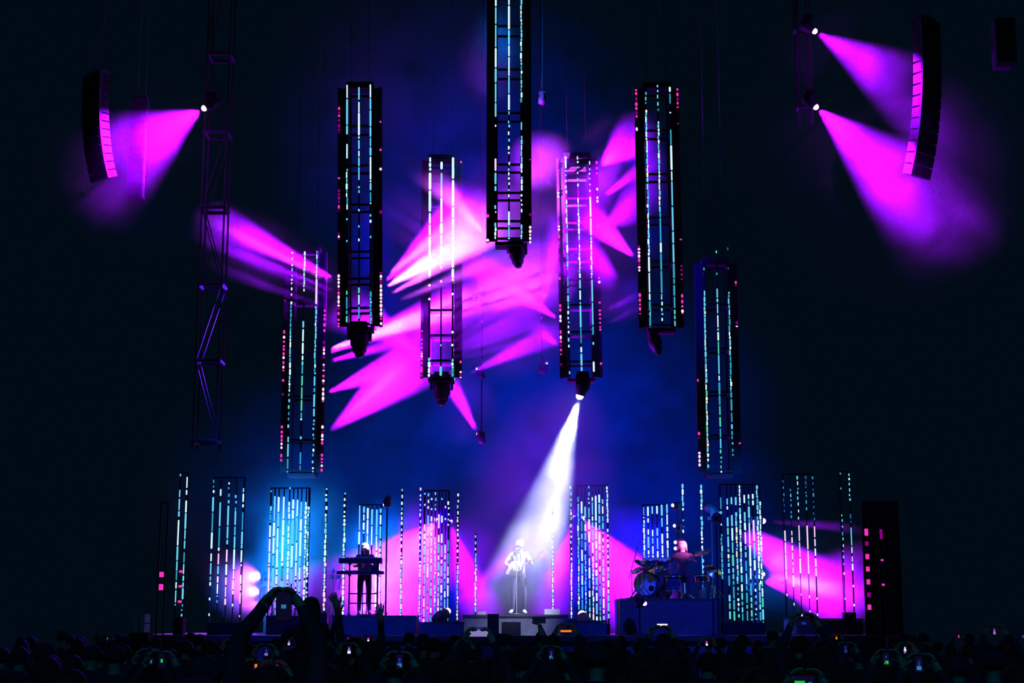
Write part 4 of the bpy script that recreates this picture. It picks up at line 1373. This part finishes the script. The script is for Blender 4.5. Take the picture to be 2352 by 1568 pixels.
# ------------------------------------------------------------------ crowd (faces the stage: local -y turned to +y)
CM = [HAIR_D, TEE_D, TEE_D, SKIN, JEANS, SHOE]
CMS = [SKIN, TEE_N, TEE_N, TEE_N, JEANS, SHOE]  # dark sleeves put the shade of the unlit arms into cloth colour
CROWD = 'spectators packed in the dark crowd'


def spectator(label, J, hands, hair, mats=CMS, bulk=1.0):
    t = thing('person', label, 'person', (0, 0, 0), (0, 0, PI), CROWD)
    obj('body', body_mesh('spectator_body', J, hands, mats, bulk, True), t)
    if hair is not None:
        obj('hair', hair, t)
    return t


HH = {'_l': (Vector((-.2, -.3, 1)), Vector((-1, 0, 0)), .35), '_r': (Vector((.2, -.3, 1)), Vector((1, 0, 0)), .35)}


def hold(z, up=.0):
    return dict(el_l=(.24, -.20, z - .30 if z < 1.8 else z - .26), wr_l=(.115, -.36, z - .05), el_r=(-.24, -.20, z - .30 if z < 1.8 else z - .26), wr_r=(-.115, -.36, z - .05))


HOLDH = {'_l': (Vector((-.25, -.1, .6)), Vector((-1, .1, 0)), .55), '_r': (Vector((.25, -.1, .6)), Vector((1, .1, 0)), .55)}
short_h = hair_mesh('crowd_short_hair', HAIR_D, r=(.105, .117, .108))
long_h = hair_mesh('crowd_long_hair', HAIR_D, r=(.11, .122, .11), long=.26)
cap_h = MB().rings([(.109, 1.63), (.112, 1.67), (.095, 1.735), (.05, 1.765), (.005, 1.77)], 18).box((0, -.15, 1.655), (.15, .12, .012)).mesh('cap', TEE_N, True)
bun = hair_mesh('crowd_bun_hair', HAIR_D, r=(.106, .118, .108))
protos = [
    spectator('short-haired spectator in dark clothes seen from behind in the crowd', {}, {}, short_h, CMS),
    spectator('long-haired spectator in dark clothes seen from behind in the crowd', dict(sh_l=(.155, .01, 1.41), sh_r=(-.155, .01, 1.41)), {}, long_h, CMS, .9),
    spectator('spectator in a dark cap seen from behind in the crowd', {}, {}, cap_h, CMS, 1.1),
    spectator('broad short-haired spectator in a dark tee seen from behind in the crowd', dict(sh_l=(.195, .01, 1.42), sh_r=(-.195, .01, 1.42)), {}, short_h, [SKIN, TEE_D, TEE_D, SKIN, JEANS, SHOE], 1.15),
]
hold_hi = spectator('x', hold(1.95), HOLDH, short_h)
hold_top = spectator('x', hold(2.12), HOLDH, long_h)
hand_up = spectator('x', dict(el_r=(-.25, -.10, 1.62), wr_r=(-.22, -.16, 1.90)), {'_r': (Vector((.05, 0, 1)), Vector((0, -1, 0)), .15)}, short_h)
one_hold = spectator('x', dict(el_r=(-.22, -.16, 1.58), wr_r=(-.15, -.28, 1.83)), {'_r': (Vector((.3, -.2, 1)), Vector((1, -.2, 0)), .6)}, short_h)
both_up = spectator('x', dict(pelvis=(0, 0, .98)), {}, None)
TAKEN = []
used = set()


def place(proto, x, y, s, label, group=None, rz=0.0):
    if proto.name in used:
        o = copy_tree(proto)
    else:
        o = proto
        used.add(proto.name)
    o.location = (x, y, 0)
    o.rotation_euler = (0, 0, PI + rz)
    o.scale = (s, s, s)
    o['label'] = label
    if group:
        o['group'] = group
    elif 'group' in o:
        del o['group']
    TAKEN.append((x, y))
    return o


# special poses are built where they stand
def special(label, J, hands, hair, x, y, s, rz=0, bulk=1.0, z=0.0):
    t = spectator(label, J, hands, hair, CMS, bulk)
    del t['group']
    t.location = (x, y, z)
    t.scale = (s, s, s)
    t.rotation_euler = (0, 0, PI + rz)
    TAKEN.append((x, y))
    return t


bpy.data.objects.remove(both_up.children[0])
bpy.data.objects.remove(both_up)


def phone(label, c, size, land, cells, rz=0.0, tilt=0.0, grid=(6, 8), name='smartphone'):
    """A handset with a lit screen towards the camera; cells maps (col,row) to a screen material index, rows from the top."""
    t = thing(name, label, 'phone', c, (tilt, 0, rz), 'lit phones held up in the crowd')
    w, h = .074 * size, .155 * size
    if land:
        w, h = h, w
    MB().box((0, 0, 0), (w, .009, h)).build('case', PLASTIC, t)
    m = MB()
    gw, gh = grid
    cw, chh = w * .92 / gw, h * .92 / gh
    for i in range(gw):
        for j in range(gh):
            m.box((-w * .46 + cw * (i + .5), -.0058, h * .46 - chh * (j + .5)), (cw, .002, chh), cells(i, j))
    m.build('screen', SCR, t)
    m = MB()
    sx = 1 if not land else 1
    m.rings([(.006, 0), (.006, .004)], 10, Matrix.Translation((-w * .3, .0045, h * .3)) @ Matrix.Rotation(-PI / 2, 4, 'X'))
    m.build('camera_lens', BLACK, t)
    return t


def stage_pic(seed, a=2, b=1, base=0, dens=.3):
    """A small bright stage on a dark screen: a rough wedge of light with a bright foot."""
    rr = random.Random(seed)
    tab = {}
    for i in range(6):
        for j in range(8):
            inside = 2 <= j <= 6 and abs(i - 2.5) < .4 + (j - 1) * (.42 if dens > .2 else .3)
            tab[(i, j)] = (b if j >= 5 else a) if inside and rr.random() < .85 else base
    return lambda i, j: tab[(i, j)]


def phone_holder(px, py, d, label, plabel, cells, size=1.0, land=False, rz=0.0):
    p = P(px, py, d)
    if p.z < 2.03:
        pr, pz = hold_hi, 1.95
    else:
        pr, pz = hold_top, 2.12
    s = max(.86, min(1.12, p.z / pz))
    PHONES.append((p.x / p.y, p.y, p.z - .09 * size))
    phone(plabel, p, size, land, cells, rz)
    place(pr, p.x, d - .40 * s, s, label)


# phone held sideways in the middle, screen shows the stage
p = P(1100, 1451, 11.6)
PHONES = [(p.x / p.y, p.y, p.z - .05)]
phone('lavender phone screen held sideways in front of the guitarist riser', p, .98, True, lambda i, j: 3 if j > 1 else 4)
special('spectator holding a phone sideways in both hands below the guitarist', dict(el_l=(.25, -.20, 1.64), wr_l=(.11, -.32, 1.88), el_r=(-.25, -.20, 1.64), wr_r=(-.11, -.32, 1.88)),
        {'_l': (Vector((-.3, -.15, 1)), Vector((-1, 0, -.3)), .8), '_r': (Vector((.3, -.15, 1)), Vector((1, 0, -.3)), .8)}, short_h, p.x, 11.2, .985)
# arm with phone right of it
p = P(1238, 1424, 13.5)
phone('dark phone held sideways in one raised hand right of the guitarist', p, .75, True, lambda i, j: 0)
place(one_hold, p.x - .12, 13.5 - .34, 1.03, 'spectator raising a dark phone in one hand right of the guitarist')
# white-edged phone under the drum riser
p = P(1521, 1438, 13.0)
phone('bright white phone held sideways under the drum riser', p, .62, True, lambda i, j: 1 if j < 3 else 0)
place(hold_hi, p.x + .02, 12.6, .98, 'spectator holding the bright white phone under the drum riser', rz=.1)
# two hands and phone right
p = P(1846, 1430, 12.2)
phone('dark phone in two hands in front of the smoky magenta light', p, .75, True, lambda i, j: 4 if 1 < i < 4 and 2 < j < 6 else 0)
place(hold_hi, p.x, 11.8, 1.03, 'spectator holding a phone in both hands before the smoky magenta light')
# big raised phone at left, nearest
p = P(652, 1388, 7.6)
phone('large dark phone raised upright in two hands at left, dim screen', p, 1.06, False, lambda i, j: 5 if (j == 4 and 1 < i < 4) else 0)
special('nearest tall spectator at left raising a phone high in both hands', dict(el_l=(.20, -.26, 1.86), wr_l=(.10, -.36, 2.01), el_r=(-.19, -.28, 1.84), wr_r=(-.09, -.36, 2.01)),
        {'_l': (Vector((-.55, -.1, .8)), Vector((-1, .2, 0)), .7), '_r': (Vector((.55, -.1, .8)), Vector((1, .2, 0)), .7)}, short_h, p.x, 7.22, 1.03)
# woman on shoulders with raised arms
wx = P(716, 1400, 15.5)
special('spectator in dark clothes carrying a woman on the shoulders', dict(el_l=(.24, -.16, 1.2), wr_l=(.12, -.26, 1.28), el_r=(-.24, -.16, 1.2), wr_r=(-.12, -.26, 1.28)), {}, short_h, wx.x, 15.5, .97)
special('long-haired woman sitting on shoulders above the crowd with raised arms',
        dict(pelvis=(0, .03, .98), chest=(0, .02, 1.30), hip_l=(.10, -.02, .93), hip_r=(-.10, -.02, .93), kn_l=(.14, -.36, .93), kn_r=(-.14, -.36, .93), an_l=(.13, -.36, .52), an_r=(-.13, -.36, .52), toe_l=(.13, -.46, .45), toe_r=(-.13, -.46, .45),
             sh_l=(.16, .01, 1.41), sh_r=(-.16, .01, 1.41), el_r=(-.22, -.03, 1.34), wr_r=(-.30, -.05, 1.58), el_l=(.27, -.02, 1.36), wr_l=(.36, -.06, 1.22)),
        {'_r': (Vector((.35, 0, 1)), Vector((0, -1, 0)), .3)}, long_h, wx.x, 15.44, .93, 0, .88, z=.62)
p = P(762, 1365, 15.2)
special('spectator with one bent arm and flat hand raised beside the woman on shoulders', dict(el_r=(-.26, -.02, 1.66), wr_r=(-.22, -.06, 1.98)),
        {'_r': (Vector((.45, 0, 1)), Vector((0, -1, 0)), .5)}, short_h, p.x - .16, 15.0, 1.08)
p = P(870, 1395, 15.6)
place(hand_up, p.x - .22, 15.5, 1.06, 'spectator with one open hand raised straight up left of the middle')

PH = [  # px, py, a-colour, b-colour, seed, words
    (345, 1511, 4, 5, 1, 'blue and violet', 'far left'), (532, 1482, 4, 1, 2, 'blue and white', 'left, over the dark crowd'), (612, 1496, 4, 3, 3, 'dim violet', 'left under the raised phone'),
    (664, 1475, 3, 1, 4, 'pale white', 'left under the raised phone'), (801, 1466, 2, 1, 5, 'pink and white', 'below the keyboard riser'), (802, 1492, 3, 1, 6, 'lavender', 'below another lit phone near the keyboard riser'),
    (846, 1467, 2, 1, 7, 'pink', 'left of the raised open hand'), (918, 1519, 4, 5, 8, 'blue', 'low in the crowd left of the middle'), (1066, 1483, 4, 3, 9, 'dim blue', 'below the phone held sideways'),
    (1266, 1502, 4, 5, 10, 'blue and cyan', 'low in the middle of the crowd'), (1623, 1476, 2, 1, 11, 'bright magenta and white', 'under the drum riser'), (1886, 1458, 3, 5, 12, 'small whitish', 'under the smoky magenta light'),
    (1921, 1463, 7, 9, 13, 'red and cream', 'under the smoky magenta light'), (1942, 1490, 4, 4, 14, 'blue', 'right side of the crowd'), (2035, 1513, 4, 8, 15, 'dim green', 'right side of the crowd, low'),
    (2078, 1491, 1, 3, 16, 'tilted white', 'right side of the crowd'), (2110, 1525, 4, 5, 17, 'blue', 'low at the right'), (2202, 1460, 7, 2, 18, 'red-pink', 'far right'), (2283, 1449, 2, 3, 19, 'tilted pink', 'far right edge'),
    (2349, 1461, 3, 4, 20, 'violet', 'cut by the right picture edge'), (247, 1466, 8, 8, 21, 'tiny green', 'far left in the dark'), (372, 1517, 8, 8, 22, 'dim green', 'far left beside a blue phone')]
for (px, py, a, b, sd, wds, where) in PH:
    for dl in (.24, .20, .17, .27, .14, .22, .12):
        d = max(8.0, min(28, 3500 * dl / (py - 1430))) if py > 1452 else 15.0 + dl
        q = P(px, py, d)
        if all((q.x - a_) ** 2 + (d - .4 - b_) ** 2 > .52 ** 2 for a_, b_ in TAKEN):
            break
    phone_holder(px, py, d, 'dark spectator holding up the %s phone, %s' % (wds, where), '%s phone screen held up, %s' % (wds, where),
                 (lambda i, j: 8 if i in (2, 3) and j in (3, 4) else 0) if a == 8 else stage_pic(sd, a, b, 0, .12 if a == 4 else .3), .58 if py < 1500 else .6, False, .25 if 'tilted' in wds else 0)
# orange lights low in the crowd
phone_holder(630, 1540, 9.0, 'dark spectator with the orange-red phone, bottom left', 'orange and red phone screen near the bottom edge',
             lambda i, j: 7 if (1 <= i <= 5 and 1 <= j <= 4) else (6 if j > 4 and i != 2 else 0), .62)
phone_holder(587, 1537, 9.3, 'dark spectator with two orange dots, bottom left', 'dark phone with two small orange lights',
             lambda i, j: 6 if (2 <= i <= 4 and j in (0, 1, 2, 5, 6)) and not (i == 3 and j == 2) else 0, .45)
phone_holder(1300, 1448, 15, 'spectator holding an amber phone in front of the stage riser', 'small amber phone screen in front of the stage', lambda i, j: 6 if 2 < j < 6 else 0, .75, True)
phone_holder(1848, 1563, 7.6, 'nearest spectator with a bright green phone at the bottom edge', 'bright green phone screen at the bottom edge', lambda i, j: 8 if i < 3 and j > 3 else (5 if i == 4 and j > 4 else 0), .7, True)

rows = [8.3, 9.6, 11.0, 12.4, 13.9, 15.5, 17.4, 19.4, 21.6, 24.2, 27.0, 29.5]
cnt = 0
NUM = 'first second third fourth fifth sixth seventh eighth ninth tenth eleventh twelfth thirteenth fourteenth fifteenth sixteenth seventeenth eighteenth nineteenth twentieth'.split()
NUM += ['twenty-' + n for n in NUM[:9]] + ['thirtieth'] + ['thirty-' + n for n in NUM[:9]]
KIND = ['short-haired spectator', 'long-haired spectator', 'spectator in a dark cap', 'broad-shouldered spectator in a tee']
for ri, d in enumerate(rows):
    row = []
    half = .336 * d + .5
    x = -half + R.uniform(0, .4)
    while x < half:
        yy = d + R.uniform(-.35, .35)
        if all((x - a) ** 2 + (yy - b) ** 2 > .46 ** 2 for a, b in TAKEN):
            pr = R.choice((protos[0], protos[0], protos[1], protos[1], protos[2], protos[3]))
            sc_ = R.uniform(.965, 1.055) * (.97 if pr is protos[1] else 1)
            for (sl, pd, pz) in PHONES:
                if yy < pd and abs(x / yy - sl) < .22 / yy + .04 / pd:
                    sc_ = min(sc_, (2 - (2 - pz) * yy / pd - .03) / 1.775)
            if sc_ < .84:
                x += .4
                continue
            row.append((x, place(pr, x, yy, sc_, pr['label'], CROWD, R.uniform(-.35, .35)), KIND[protos.index(pr)]))
            cnt += 1
        x += R.uniform(.55, .85) * (1.0 if d < 20 else 1.15)
    for k, (_, o, kd) in enumerate(row):
        o['label'] = '%s seen from behind, %s from left in the %s crowd row' % (kd, NUM[k], 'nearest' if ri == 0 else NUM[ri])
for o in (hold_top,):
    if o.name not in used:
        for c in list(o.children):
            bpy.data.objects.remove(c)
        bpy.data.objects.remove(o)
print('crowd', cnt)
